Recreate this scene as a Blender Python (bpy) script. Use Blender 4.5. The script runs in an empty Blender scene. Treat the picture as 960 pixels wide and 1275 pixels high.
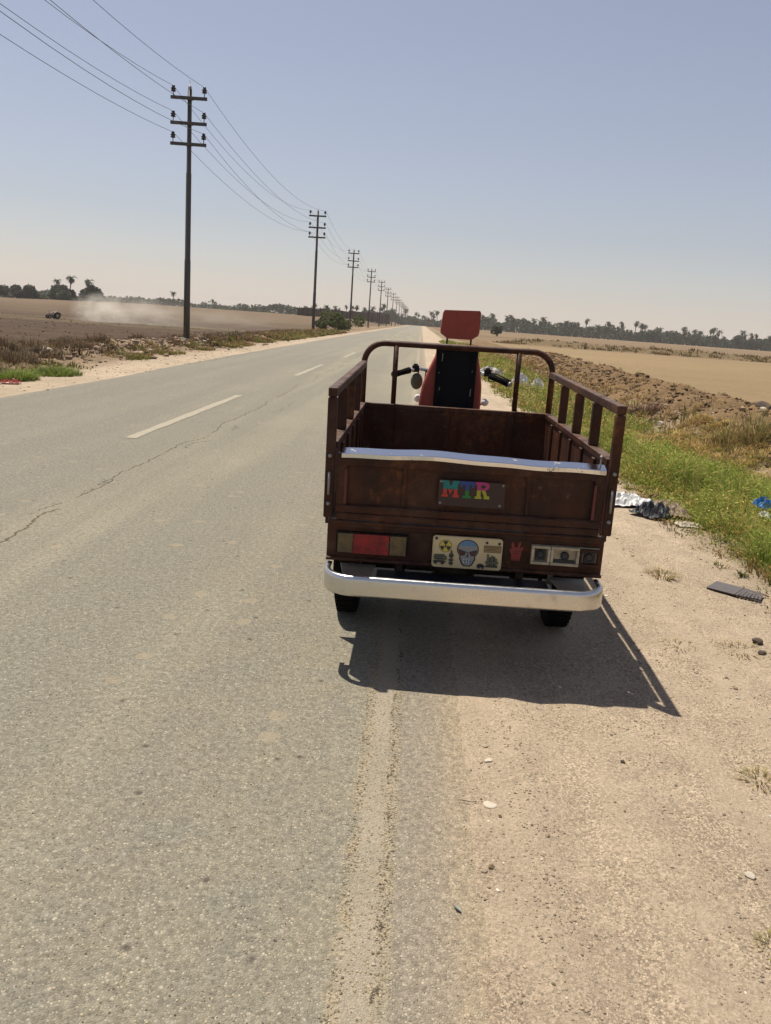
import bpy, bmesh, math, random
import numpy as np
from mathutils import Vector, Matrix, Euler

rng = np.random.default_rng(7)
random.seed(7)
S = bpy.context.scene
COL = S.collection
R = math.radians

# ------------------------------------------------------------------ noise
def _h(ix, iy, s):
    n = (ix.astype(np.int64) * 374761393 + iy.astype(np.int64) * 668265263 + s * 974711) & 0x7fffffff
    n = ((n ^ (n >> 13)) * 1274126177) & 0x7fffffff
    n = n ^ (n >> 16)
    return (n & 0xffff) / 65535.0
def vnoise(x, y, s=0):
    x = np.asarray(x, float); y = np.asarray(y, float)
    x, y = np.broadcast_arrays(x, y)
    ix = np.floor(x); iy = np.floor(y); fx = x - ix; fy = y - iy
    fx = fx * fx * (3 - 2 * fx); fy = fy * fy * (3 - 2 * fy)
    a = _h(ix, iy, s); b = _h(ix + 1, iy, s); c = _h(ix, iy + 1, s); d = _h(ix + 1, iy + 1, s)
    return (a + (b - a) * fx) * (1 - fy) + (c + (d - c) * fx) * fy
def fbm(x, y, s=0, o=4):
    t = 0; a = .5; n = 0
    for i in range(o):
        t = t + a * vnoise(np.asarray(x) * 2 ** i + 17.3 * i, np.asarray(y) * 2 ** i + 5.1 * i, s + i * 13); n += a; a *= .55
    return t / n
def sst(a, b, x):
    t = np.clip((np.asarray(x, float) - a) / (b - a), 0, 1)
    return t * t * (3 - 2 * t)

# ------------------------------------------------------------------ tags
def tag(o, label=None, cat=None, group=None, kind=None):
    if label: o['label'] = label
    if cat: o['category'] = cat
    if group: o['group'] = group
    if kind: o['kind'] = kind
    return o
def empty(name, loc=(0, 0, 0), rz=0):
    o = bpy.data.objects.new(name, None); COL.objects.link(o)
    o.location = loc; o.rotation_euler = (0, 0, rz); o.empty_display_size = .2
    return o
def copy_tree(o, parent=None):
    c = o.copy(); COL.objects.link(c)
    if parent is not None: c.parent = parent
    for ch in [k for k in COL.objects if k.parent == o]: copy_tree(ch, c)
    return c

# ------------------------------------------------------------------ mesh builder
class MB:
    def __init__(s): s.v = []; s.f = []; s.m = []; s.sm = []
    def add(s, vs, fs, m=0, smooth=False, M=None):
        o = len(s.v)
        for p in vs:
            p = Vector(p)
            s.v.append(tuple(M @ p if M is not None else p))
        for f in fs: s.f.append([i + o for i in f]); s.m.append(m); s.sm.append(smooth)
        return s
    def box(s, c, d, m=0, M=None, rot=None):
        x, y, z = d[0] / 2, d[1] / 2, d[2] / 2
        vs = [Vector(p) for p in ((-x,-y,-z),(x,-y,-z),(x,y,-z),(-x,y,-z),(-x,-y,z),(x,-y,z),(x,y,z),(-x,y,z))]
        if rot is not None:
            E_ = Euler(rot).to_matrix(); vs = [E_ @ p for p in vs]
        c = Vector(c); vs = [p + c for p in vs]
        return s.add(vs, [(0,3,2,1),(4,5,6,7),(0,1,5,4),(1,2,6,5),(2,3,7,6),(3,0,4,7)], m, False, M)
    def bar(s, p0, p1, w, h, m=0, up=(0, 0, 1), M=None):
        p0 = Vector(p0); p1 = Vector(p1); d = (p1 - p0).normalized(); up = Vector(up)
        if abs(d.dot(up)) > .95: up = Vector((0, 1, 0))
        a = d.cross(up).normalized() * w / 2; b = a.cross(d).normalized() * h / 2
        vs = [p0 - a - b, p0 + a - b, p0 + a + b, p0 - a + b, p1 - a - b, p1 + a - b, p1 + a + b, p1 - a + b]
        return s.add(vs, [(0,3,2,1),(4,5,6,7),(0,1,5,4),(1,2,6,5),(2,3,7,6),(3,0,4,7)], m, False, M)
    def tube(s, pts, r, seg=8, m=0, cap=True, M=None):
        pts = [Vector(p) for p in pts]; n = len(pts)
        rs = r if hasattr(r, '__len__') else [r] * n
        vs = []; prev = None
        for i, p in enumerate(pts):
            d = (pts[min(i + 1, n - 1)] - pts[max(i - 1, 0)]).normalized()
            if prev is None:
                u = Vector((0, 0, 1)) if abs(d.z) < .9 else Vector((1, 0, 0))
                a = d.cross(u).normalized()
            else:
                a = (prev - d * prev.dot(d)).normalized()
            prev = a; b = d.cross(a)
            for k in range(seg):
                t = 2 * math.pi * k / seg
                vs.append(p + (a * math.cos(t) + b * math.sin(t)) * rs[i])
        fs = []
        for i in range(n - 1):
            for k in range(seg):
                k2 = (k + 1) % seg
                fs.append((i * seg + k, i * seg + k2, (i + 1) * seg + k2, (i + 1) * seg + k))
        s.add(vs, fs, m, True, M)
        if cap:
            o = len(s.v) - len(vs)
            s.f.append([o + k for k in range(seg)][::-1]); s.m.append(m); s.sm.append(False)
            s.f.append([o + (n - 1) * seg + k for k in range(seg)]); s.m.append(m); s.sm.append(False)
        return s
    def lathe(s, prof, c, axis='Z', seg=24, m=0, M=None, smooth=True):
        vs = []; c = Vector(c)
        for r, z in prof:
            for k in range(seg):
                t = 2 * math.pi * k / seg; x = r * math.cos(t); y = r * math.sin(t)
                p = (x, y, z) if axis == 'Z' else ((z, x, y) if axis == 'X' else (y, z, x))
                vs.append(c + Vector(p))
        fs = []
        for i in range(len(prof) - 1):
            for k in range(seg):
                k2 = (k + 1) % seg
                fs.append((i * seg + k, i * seg + k2, (i + 1) * seg + k2, (i + 1) * seg + k))
        return s.add(vs, fs, m, smooth, M)
    def prism(s, poly, y0, y1, m=0, M=None):
        """polygon in XZ extruded from y0 (towards camera) to y1"""
        n = len(poly)
        ar = sum(poly[i][0] * poly[(i + 1) % n][1] - poly[(i + 1) % n][0] * poly[i][1] for i in range(n))
        if ar < 0: poly = poly[::-1]
        vs = [(x, y0, z) for x, z in poly] + [(x, y1, z) for x, z in poly]
        fs = [tuple(range(n)), tuple(range(2 * n - 1, n - 1, -1))]
        for i in range(n):
            j = (i + 1) % n; fs.append((i, i + n, j + n, j))
        return s.add(vs, fs, m, False, M)
    def ell(s, c, r, m=0, seg=14, ring=8, M=None):
        vs = []; fs = []; c = Vector(c)
        for i in range(ring + 1):
            p = math.pi * i / ring
            for k in range(seg):
                t = 2 * math.pi * k / seg
                vs.append(c + Vector((r[0] * math.sin(p) * math.cos(t), r[1] * math.sin(p) * math.sin(t), r[2] * math.cos(p))))
        for i in range(ring):
            for k in range(seg):
                k2 = (k + 1) % seg
                fs.append((i * seg + k, (i + 1) * seg + k, (i + 1) * seg + k2, i * seg + k2))
        return s.add(vs, fs, m, True, M)
    def build(s, name, mats, parent=None, bevel=0, seg=2):
        me = bpy.data.meshes.new(name)
        me.from_pydata(s.v, [], s.f)
        if not isinstance(mats, (list, tuple)): mats = [mats]
        for mt in mats: me.materials.append(mt)
        me.polygons.foreach_set('material_index', s.m)
        me.polygons.foreach_set('use_smooth', s.sm)
        me.update()
        o = bpy.data.objects.new(name, me); COL.objects.link(o)
        if parent is not None: o.parent = parent
        if bevel:
            md = o.modifiers.new('bevel', 'BEVEL'); md.width = bevel; md.segments = seg; md.limit_method = 'ANGLE'; md.angle_limit = R(40)
        return o

def np_mesh(name, V, F, mat, col=None, parent=None, smooth=False, F3=None):
    """V (n,3); F (k,4) quads; F3 (j,3) triangles"""
    me = bpy.data.meshes.new(name)
    nv = len(V); F = np.zeros((0, 4), int) if F is None else F; F3 = np.zeros((0, 3), int) if F3 is None else F3
    me.vertices.add(nv); me.vertices.foreach_set('co', np.asarray(V, np.float32).ravel())
    nl = F.size + F3.size
    me.loops.add(nl); me.loops.foreach_set('vertex_index', np.concatenate([F.ravel(), F3.ravel()]).astype(np.int32))
    np_ = len(F) + len(F3)
    me.polygons.add(np_)
    st = np.concatenate([np.arange(len(F)) * 4, F.size + np.arange(len(F3)) * 3]).astype(np.int32)
    me.polygons.foreach_set('loop_start', st)
    me.polygons.foreach_set('use_smooth', np.full(np_, smooth))
    me.update(calc_edges=True)
    if col is not None:
        a = me.color_attributes.new('Col', 'FLOAT_COLOR', 'POINT')
        c = np.ones((nv, 4), np.float32); c[:, :3] = col
        a.data.foreach_set('color', c.ravel())
    me.materials.append(mat)
    o = bpy.data.objects.new(name, me); COL.objects.link(o)
    if parent is not None: o.parent = parent
    return o

# ------------------------------------------------------------------ materials
class NT:
    def __init__(s, name):
        s.mat = bpy.data.materials.new(name); s.mat.use_nodes = True
        s.t = s.mat.node_tree; s.b = s.t.nodes['Principled BSDF']; s.out = s.t.nodes['Material Output']
    def n(s, ty, ins=None, **kw):
        nd = s.t.nodes.new(ty)
        for k, v in kw.items(): setattr(nd, k, v)
        for k, v in (ins or {}).items(): s.set(nd.inputs[k], v)
        return nd
    def set(s, sock, v):
        if hasattr(v, 'is_output'): s.t.links.new(v, sock)
        else:
            if sock.type == 'RGBA' and len(v) == 3: v = (*v, 1)
            sock.default_value = v
    def math(s, op, a, b=None, c=None, clamp=False):
        nd = s.n('ShaderNodeMath', operation=op, use_clamp=clamp)
        for i, v in enumerate((a, b, c)):
            if v is not None: s.set(nd.inputs[i], v)
        return nd.outputs[0]
    def mix(s, f, a, b, mode='MIX'):
        nd = s.n('ShaderNodeMix', data_type='RGBA', blend_type=mode)
        s.set(nd.inputs[0], f); s.set(nd.inputs[6], a); s.set(nd.inputs[7], b)
        return nd.outputs[2]
    def noise(s, vec, scale, detail=3, rough=.55, dist=0):
        nd = s.n('ShaderNodeTexNoise', {'Scale': scale, 'Detail': detail, 'Roughness': rough, 'Distortion': dist})
        if vec is not None: s.set(nd.inputs['Vector'], vec)
        return nd.outputs['Fac']
    def vor(s, vec, scale, feature='F1', rnd=1):
        nd = s.n('ShaderNodeTexVoronoi', {'Scale': scale, 'Randomness': rnd}, feature=feature)
        if vec is not None: s.set(nd.inputs['Vector'], vec)
        return nd
    def vor2(s, vec, scale):
        nd = s.n('ShaderNodeTexVoronoi', {'Scale': scale}, voronoi_dimensions='2D'); s.set(nd.inputs['Vector'], vec); return nd
    def ramp(s, f, pts):
        nd = s.n('ShaderNodeValToRGB'); e = nd.color_ramp.elements
        while len(e) < len(pts): e.new(.5)
        for i, (p, c) in enumerate(pts):
            e[i].position = p; e[i].color = (*c, 1) if len(c) == 3 else c
        s.set(nd.inputs[0], f)
        return nd.outputs[0]
    def sst(s, a, b, x):
        nd = s.n('ShaderNodeMapRange', {'Value': x, 'From Min': a, 'From Max': b, 'To Min': 0, 'To Max': 1}, interpolation_type='SMOOTHSTEP')
        return nd.outputs[0]
    def bump(s, h, strength=.5, dist=.01):
        nd = s.n('ShaderNodeBump', {'Strength': strength, 'Distance': dist, 'Height': h})
        s.set(s.b.inputs['Normal'], nd.outputs[0])
    def pos(s): return s.n('ShaderNodeTexCoord').outputs['Object']
    def base(s, c): s.set(s.b.inputs['Base Color'], s.mix(1, c, (.86, .86, .86), 'MULTIPLY'))
    def p(s, **kw):
        for k, v in kw.items(): s.set(s.b.inputs[k.replace('_', ' ')], v)

def mat_plain(name, c, rough=.6, metal=0, var=.25, scale=8, bump=.1):
    t = NT(name); P = t.pos()
    f = t.noise(P, scale, 5, .6)
    t.base(t.mix(f, tuple(x * (1 - var) for x in c), tuple(min(1, x * (1 + var)) for x in c)))
    t.p(Roughness=rough, Metallic=metal)
    if bump: t.bump(t.noise(P, scale * 6, 3), bump, .004)
    return t.mat

def mat_rust():
    t = NT('rusty_brown_paint'); P = t.pos()
    st = t.n('ShaderNodeMapping', {'Vector': P, 'Scale': (1, 1, .3)}).outputs[0]
    run = t.n('ShaderNodeMapping', {'Vector': P, 'Scale': (9, 9, .7)}).outputs[0]
    f = t.noise(st, 5, 6, .65); g = t.noise(P, 30, 5, .65); d = t.noise(P, 70, 4, .6); rn = t.noise(run, 3, 4, .6)
    big = t.noise(P, 2.3, 3, .5)
    c = t.mix(t.sst(.36, .64, f), (.040, .0122, .0058), (.092, .028, .0098))
    c = t.mix(t.math('MULTIPLY', t.sst(.52, .70, t.math('ADD', t.math('MULTIPLY', g, .5), t.math('MULTIPLY', big, .5))), 1.0), c, (.20, .070, .020))
    c = t.mix(t.math('MULTIPLY', t.sst(.56, .70, rn), .25), c, (.019, .009, .006))
    c = t.mix(t.math('MULTIPLY', t.sst(.60, .70, t.math('ADD', t.math('MULTIPLY', rn, .5), t.math('MULTIPLY', f, .5))), .35), c, (.17, .06, .022))
    c = t.mix(t.math('MULTIPLY', t.sst(.6, .72, d), .6), c, (.012, .008, .007))
    chip = t.sst(.66, .69, t.noise(P, 24, 5, .7))
    c = t.mix(t.math('MULTIPLY', chip, .55), c, (.21, .13, .085))
    nz = t.n('ShaderNodeSeparateXYZ', {0: t.n('ShaderNodeNewGeometry').outputs['Normal']}).outputs[2]
    du = t.math('MULTIPLY', t.sst(.4, .95, nz), t.math('MULTIPLY', t.sst(.28, .62, t.noise(P, 12, 4)), .6))
    c = t.mix(du, c, (.24, .155, .10))
    dust = t.math('MULTIPLY', t.sst(.45, .75, t.noise(P, 6, 5, .7)), .20)
    c = t.mix(dust, c, (.26, .18, .12))
    t.b.inputs['Specular IOR Level'].default_value = .26
    c = t.mix(1, c, (.80, .80, .82), 'MULTIPLY')
    t.base(c); t.p(Roughness=t.math('MULTIPLY_ADD', g, .4, .34), Metallic=0)
    h = t.math('ADD', t.math('MULTIPLY', g, .4), t.math('MULTIPLY', f, 1.2))
    h = t.math('ADD', h, t.math('MULTIPLY', t.noise(P, 4.5, 2, .4), 5))
    h = t.math('SUBTRACT', h, t.math('MULTIPLY', chip, .25))
    t.bump(h, .45, .008)
    return t.mat
def mat_lens(name, c1, c2):
    t = NT(name); P = t.pos()
    w = t.n('ShaderNodeTexWave', {'Vector': P, 'Scale': 42, 'Distortion': .4}, wave_type='BANDS', bands_direction='X').outputs['Fac']
    w2 = t.n('ShaderNodeTexWave', {'Vector': P, 'Scale': 42, 'Distortion': .4}, wave_type='BANDS', bands_direction='Z').outputs['Fac']
    f = t.noise(P, 26, 5, .7)
    c = t.mix(t.sst(.3, .7, f), c1, c2)
    c = t.mix(t.math('MULTIPLY', t.sst(.55, .75, t.noise(P, 11, 4)), .45), c, (.16, .10, .06))
    t.base(c); t.p(Roughness=.28); t.bump(t.math('ADD', w, w2), .5, .002)
    return t.mat
def mat_chrome(name='worn_chrome', c=(.78, .78, .76), rough=.16):
    t = NT(name); P = t.pos()
    f = t.noise(P, 9, 6, .65)
    t.base(t.mix(t.math('MULTIPLY', t.sst(.55, .75, f), .6), c, (.42, .36, .27)))
    t.p(Roughness=t.math('MULTIPLY_ADD', f, .3, rough - .1), Metallic=t.math('SUBTRACT', 1, t.math('MULTIPLY', t.sst(.55, .8, f), .5)))
    t.bump(t.noise(P, 14, 3), .12, .01)
    return t.mat
def mat_col(name, trans=.25, rough=.7):
    t = NT(name)
    a = t.mix(1, t.n('ShaderNodeVertexColor', layer_name='Col').outputs[0], (1.16, 1.12, 1.1) if trans else (.9, .9, .9), 'MULTIPLY')
    t.base(a); t.p(Roughness=rough)
    t.b.inputs['Specular IOR Level'].default_value = .25
    if trans:
        tr = t.n('ShaderNodeBsdfTranslucent', {'Color': a})
        mx = t.n('ShaderNodeMixShader', {0: trans, 1: t.b.outputs[0], 2: tr.outputs[0]})
        t.t.links.new(mx.outputs[0], t.out.inputs[0])
    return t.mat
def mat_trim():
    t = NT('bright_trim'); P = t.pos()
    f = t.noise(P, 16, 5, .7)
    chip = t.sst(.62, .66, f)
    t.base(t.mix(chip, (.84, .85, .87), (.40, .33, .22)))
    t.p(Roughness=t.math('MULTIPLY_ADD', chip, .4, .12), Metallic=t.math('SUBTRACT', 1, t.math('MULTIPLY', chip, .9)))
    return t.mat
M = {}
M['rust'] = mat_rust()
M['chrome'] = mat_chrome('worn_chrome', (.74, .73, .70), .24)
M['strip'] = mat_trim()
M['blackm'] = mat_plain('black_metal', (.010, .0095, .009), .45, .2, .3, 20)
M['bracket'] = mat_plain('beige_metal', (.26, .21, .15), .4, .3, .35, 14)  # brownish reflection on the plates put into their base colour
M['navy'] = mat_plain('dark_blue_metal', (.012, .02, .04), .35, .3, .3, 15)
M['rubber'] = mat_plain('tyre_rubber', (.008, .008, .008), .95, 0, .35, 25); M['rubber'].node_tree.nodes['Principled BSDF'].inputs['Specular IOR Level'].default_value = .08
M['blackm'].node_tree.nodes['Principled BSDF'].inputs['Specular IOR Level'].default_value = .2
M['red'] = mat_plain('red_vinyl', (.36, .052, .027), .48, 0, .35, 14, .35)
M['blackvin'] = mat_plain('black_vinyl', (.004, .0045, .007), .6, 0, .3, 12)
M['blackvin'].node_tree.nodes['Principled BSDF'].inputs['Specular IOR Level'].default_value = .15
M['darkred'] = mat_plain('dark_red_paint', (.12, .016, .014), .5, 0, .3, 9)
M['lensred'] = mat_lens('red_lens', (.40, .016, .010), (.17, .010, .008))
M['lensamb'] = mat_lens('clouded_lens', (.20, .135, .045), (.11, .075, .03))
M['handred'] = mat_plain('red_sticker', (.24, .014, .014), .4, 0, .3, 40, .1)
M['cream'] = mat_plain('cream_plate', (.66, .54, .31), .45, 0, .12, 25, .05)
M['housing'] = mat_plain('dirty_lamp_housing', (.50, .42, .28), .5, 0, .75, 32, .4)
M['ink'] = mat_plain('black_ink', (.03, .03, .03), .5, 0, .2, 30, 0)
M['steel'] = mat_plain('galvanised_steel', (.32, .30, .28), .45, .6, .25, 20)
M['polegrey'] = mat_plain('weathered_pole_steel', (.082, .072, .064), .6, .2, .3, 4)
M['insul'] = mat_plain('dark_porcelain', (.022, .016, .014), .35, 0, .2, 10, 0)
M['cable'] = mat_plain('bare_cable', (.10, .095, .09), .5, .5, .2, 3, 0)
M['concrete'] = mat_plain('rough_concrete', (.30, .26, .20), .9, 0, .3, 9, .4)
for k, c in dict(teal=(.0, .20, .19), scarlet=(.52, .035, .02), blue=(.015, .06, .28), green=(.01, .19, .025), pink=(.42, .03, .16), lime=(.38, .40, .025),
                 yellow=(.62, .52, .08), skyblue=(.10, .24, .42), bone=(.27, .28, .27), tan=(.38, .25, .08), olive=(.10, .11, .07), maroon=(.10, .015, .015), plum=(.036, .0135, .012)).items():
    M[k] = mat_plain(k + '_print', c, .5, 0, .18, 40, 0)
M['white'] = mat_plain('white_plastic', (.72, .70, .66), .5, 0, .15, 12)
M['bagblue'] = mat_plain('blue_plastic', (.05, .22, .55), .4, 0, .3, 9)
M['blackbag'] = mat_plain('black_plastic', (.02, .02, .024), .6, 0, .3, 9)
M['card'] = mat_plain('old_card', (.34, .25, .16), .85, 0, .25, 14)
M['greyslat'] = mat_plain('grey_plastic_panel', (.11, .092, .085), .6, 0, .3, 22)
M['stone'] = mat_plain('pale_stone', (.55, .47, .36), .9, 0, .25, 9, .3)
M['darkstone'] = mat_plain('dark_clod', (.085, .058, .04), .95, 0, .3, 9, .3)
M['brownstone'] = mat_plain('brown_stone', (.24, .17, .11), .9, 0, .3, 9, .3)
M['mudbrick'] = mat_plain('mud_brick', (.085, .050, .034), .95, 0, .3, .6, .3)
M['leafv'] = mat_col('leaf_blades', .3)
M['dryv'] = mat_col('dry_blades', .25)
M['soilv'] = mat_col('soil_lumps', 0, .95)
M['trunk'] = mat_plain('palm_trunk', (.09, .07, .05), .95, 0, .3, 3, .4)
M['tractor'] = mat_plain('faded_tractor_paint', (.48, .36, .27), .5, 0, .2, 4)
M['cloth'] = mat_plain('pale_cloth', (.62, .58, .52), .9, 0, .1, 4)
M['skin'] = mat_plain('tanned_skin', (.22, .12, .075), .6, 0, .1, 4, 0)

# ------------------------------------------------------------------ terrain
def edge_r(y): return .262 + .03 * (fbm(y * .5, 3.3, 5) - .5) + .012 * (fbm(y * 9, 1.3, 6) - .5)
def edge_l(y): return -6.0 - .3 * sst(10, 30, y) - .25 * sst(30, 80, y) + .12 * (fbm(y * .25, 9.3, 8, 2) - .5)
def ridge_x(y): return 6.15 + .02 * np.clip(y - 15, 0, 70) + .7 * (fbm(y * .25, .7, 21) - .5)
def height(x, y):
    x = np.asarray(x, float); y = np.asarray(y, float)
    er = edge_r(y); el = edge_l(y)
    z = np.full(np.broadcast(x, y).shape, -.035)
    n1 = fbm(x * 2.2, y * 2.2, 31) - .5
    n2 = fbm(x * 9, y * 9, 33, 3) - .5
    # right side
    rr = sst(-.05, .03, x - er + .05 * (fbm(x * 30, y * 30, 7, 2) - .5))
    zr = .003 + .012 * sst(.3, 1.5, x) + .03 * n1 * sst(.1, .8, x - er) + .008 * n2 - .12 * sst(2.2, 4, x)
    rw = .05 * (fbm(y * .35, 6.6, 37) - .5)
    for xr in (.62, 1.72): zr = zr - (.011 * np.exp(-((x - xr - rw) / .075) ** 2) - .006 * np.exp(-((np.abs(x - xr - rw) - .15) / .05) ** 2)) * (.3 + 1.1 * fbm(y * .8, xr, 39))
    rx = ridge_x(y); fade = 1 - .75 * sst(38, 75, y)
    dx = x - rx
    prof = np.where(dx < 0, sst(-2.3, .0, dx), 1 - sst(0, 1.5, dx))
    lum = fbm(x * 1.1, y * 1.1, 41) * .5 + fbm(x * 3.6, y * 3.6, 43) * .34 + fbm(x * 8, y * 8, 45, 2) * .2
    rdg = 1 - np.abs(fbm(x * 2.6, y * 2.6, 47, 3) - .5) * 4
    zr = zr + prof * fade * (.30 + .50 * lum) + .10 * sst(-2.3, -1.2, dx) * (1 - sst(.4, 1.2, dx)) * fade * (rdg - .4) * (lum * 1.6)
    zr = zr + .10 * (lum - .5) * sst(3.2, 4.2, x) * (1 - sst(8, 9, x))
    # rough line of spoil across the far right field
    yl = 105 + 6 * (fbm(x * .02, .5, 51) - .5)
    zr = zr + sst(9, 16, x) * np.exp(-((y - yl) / 2.6) ** 2) * (.25 + .65 * fbm(x * .5, y * .5, 53))
    zr = zr + .5 * sst(130, 420, y) * sst(8, 30, x)
    z = z + rr * (zr + .035)
    # left side
    rl = sst(-.06, .05, el - x)
    d = -x
    bank = sst(8.0, 9.4, d) * (1 - sst(10.2, 12.5, d))
    lum2 = fbm(x * 1.3, y * 1.3, 61) * .6 + fbm(x * 4.2, y * 4.2, 63) * .4
    zl = .003 - .05 * sst(6.6, 8, d) + .03 * n1 * sst(.3, 1.2, el - x) + bank * (-.08 + .75 * (lum2 - .25)) + .0
    zl = zl - .95 * sst(11, 22, d) * (1 - sst(80, 190, y))
    zl = zl + 1.35 * sst(110, 200, y) * sst(13, 20, d) * (1 - sst(60, 120, d))
    pl = sst(12, 16, d) * (1 - sst(110, 150, y))
    zl = zl + pl * (.22 * (fbm(x * .5, y * 1.6, 71) - .5) + .16 * (fbm(x * 2.2, y * 4, 73) - .5))
    tr = sst(20, 40, d) * sst(60, 110, y)
    zl = zl + tr * .4 * (fbm(x * .05, y * .12, 75) - .45)
    z = z + rl * (zl + .035)
    return z

def lines(segs):
    out = []
    for a, b, st in segs: out += list(np.arange(a, b, st))
    return np.array(sorted(set(np.round(out, 4))))
def geo(a, b, st, gr):
    o = [a]
    while o[-1] < b: o.append(o[-1] + st); st *= gr
    return o
xs = np.array(sorted(set(np.round(np.concatenate([
    [-v for v in geo(16, 2500, .22, 1.075)], np.arange(-16, -7, .11), np.arange(-7, -5.8, .03), np.arange(-5.8, .1, .5),
    np.arange(.1, .5, .018), np.arange(.5, 2.4, .06), np.arange(2.4, 8.6, .075), geo(8.6, 2500, .12, 1.085)]), 4))))
ys = np.array(sorted(set(np.round(np.concatenate([
    [-v for v in geo(.6, 300, .2, 1.3)], np.arange(-.6, 9, .05), np.arange(9, 24, .085), geo(24, 2600, .1, 1.022)]), 4))))
X, Y = np.meshgrid(xs, ys)
Z = height(X, Y)
def lerp(a, b, t): return a + (np.array(b) - a) * t[..., None]
def ground_colour(x, y):
    n = fbm(x * .6, y * .6, 81); n3 = fbm(x * .07, y * .07, 83); n4 = fbm(x * 2.5, y * 2.5, 85)
    dirt = np.array([.452, .350, .243]) * (1 + .22 * (n4 - .5) + .26 * (n - .5))[..., None]
    c = dirt
    # right: under the grass, berm, field
    g = sst(2.1, 2.7, x + .6 * (n - .5)) * (1 - sst(3.8, 4.8, x))
    c = lerp(c, (.19, .145, .075), g * .8)
    berm = sst(3.9, 4.9, x + 1.2 * (n - .5)) * (1 - sst(7.4, 8.4, x + .5 * (n4 - .5)))
    bc = np.array([.20, .128, .064]) * (1 + .5 * (n4 - .5) + .5 * (n - .5))[..., None]
    c = c * (1 - berm[..., None]) + bc * berm[..., None]
    fld = sst(7.2, 8.6, x + .4 * (n4 - .5))
    fc = np.array([.268, .188, .098]) * (1 + .25 * (n3 - .5) + .12 * (n4 - .5) + .16 * (fbm(x * .02, y * .3, 87) - .5))[..., None]
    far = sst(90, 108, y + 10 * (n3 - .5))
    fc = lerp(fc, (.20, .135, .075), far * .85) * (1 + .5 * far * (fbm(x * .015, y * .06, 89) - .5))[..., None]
    spoil = np.exp(-((y - 105) / 4.5) ** 2)
    fc = lerp(fc, (.15, .105, .05), spoil * .7)
    c = c * (1 - fld[..., None]) + fc * fld[..., None]
    # left
    d = -x
    sh = sst(7.2, 8.6, d + .9 * (n - .5))
    lc = np.array([.25, .175, .105]) * (1 + .7 * (n4 - .5) + .5 * (n - .5))[..., None]
    c = c * (1 - sh[..., None]) + lc * sh[..., None]
    pl = sst(11, 13, d + 1.5 * (n - .5))
    pc = np.array([.082, .051, .030]) * (1 + .5 * (n4 - .5) + .8 * (fbm(x * .05, y * .35, 91) - .5))[..., None]
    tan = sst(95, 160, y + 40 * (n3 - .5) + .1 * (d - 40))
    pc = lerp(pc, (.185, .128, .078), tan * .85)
    strk = sst(.55, .68, fbm(x * .03, y * .16, 93)) * sst(60, 100, y)
    pc = lerp(pc, (.16, .125, .06), strk * .6)
    c = c * (1 - pl[..., None]) + pc * pl[..., None]
    return np.clip(c, 0.01, .8)
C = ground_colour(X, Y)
def mat_ground():
    t = NT('dry_earth'); P = t.pos()
    a = t.n('ShaderNodeVertexColor', layer_name='Col').outputs[0]
    f = t.noise(P, 5, 6, .65); g = t.noise(P, 75, 5, .8)
    trk = t.noise(t.n('ShaderNodeMapping', {'Vector': P, 'Scale': (5, .25, 1)}).outputs[0], 1, 3, .5)
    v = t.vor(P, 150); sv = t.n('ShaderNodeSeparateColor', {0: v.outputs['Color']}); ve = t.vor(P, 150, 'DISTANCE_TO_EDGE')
    v2 = t.vor(P, 60); s2 = t.n('ShaderNodeSeparateColor', {0: v2.outputs['Color']})
    grv = t.sst(.40, .60, t.math('ADD', t.math('MULTIPLY', trk, .6), t.math('MULTIPLY', t.noise(P, 3.5, 3), .4)))
    peb = t.math('MULTIPLY', t.sst(.82, .93, sv.outputs[0]), t.math('SUBTRACT', 1, t.sst(.25, .5, v.outputs['Distance'])))
    dk = t.math('MULTIPLY', t.sst(.90, .96, s2.outputs[1]), t.math('SUBTRACT', 1, t.sst(.10, .30, v2.outputs['Distance'])))
    pb = t.math('MULTIPLY', t.sst(.90, .95, s2.outputs[0]), t.math('SUBTRACT', 1, t.sst(.12, .34, v2.outputs['Distance'])))
    gap = t.math('MULTIPLY', t.math('SUBTRACT', 1, t.sst(.02, .15, ve.outputs['Distance'])), t.math('MULTIPLY_ADD', grv, .8, .2))  # shade between the grains, put into the colour as dark cell borders
    k = t.math('MULTIPLY_ADD', f, .5, .76)
    k = t.math('MULTIPLY', k, t.math('MULTIPLY_ADD', g, 1.3, .36))
    k = t.math('MULTIPLY', k, t.math('MULTIPLY_ADD', trk, .24, .88))
    k = t.math('MULTIPLY', k, t.math('MULTIPLY_ADD', t.math('MULTIPLY', t.math('SUBTRACT', sv.outputs[2], .5), t.math('MULTIPLY_ADD', grv, .75, .3)), .75, 1.07))
    c = t.mix(1, a, t.n('ShaderNodeCombineColor', {0: k, 1: k, 2: k}).outputs[0], 'MULTIPLY')
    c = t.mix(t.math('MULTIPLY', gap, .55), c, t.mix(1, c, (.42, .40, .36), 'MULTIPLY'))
    c = t.mix(t.math('MULTIPLY', peb, .5), c, t.mix(1, c, (1.5, 1.5, 1.5), 'MULTIPLY'))
    c = t.mix(t.math('MULTIPLY', pb, .55), c, t.mix(1, c, (1.55, 1.55, 1.5), 'MULTIPLY'))
    c = t.mix(t.math('MULTIPLY', dk, .6), c, t.mix(1, c, (.38, .36, .34), 'MULTIPLY'))
    t.base(c); t.p(Roughness=.95); t.b.inputs['Specular IOR Level'].default_value = .15
    h = t.math('ADD', t.math('MULTIPLY', f, 1.4), t.math('ADD', t.math('MULTIPLY', g, .8), t.math('MULTIPLY', peb, .35)))
    t.bump(h, .75, .02)
    return t.mat
ny, nx = X.shape
idx = np.arange(nx * ny).reshape(ny, nx)
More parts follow.
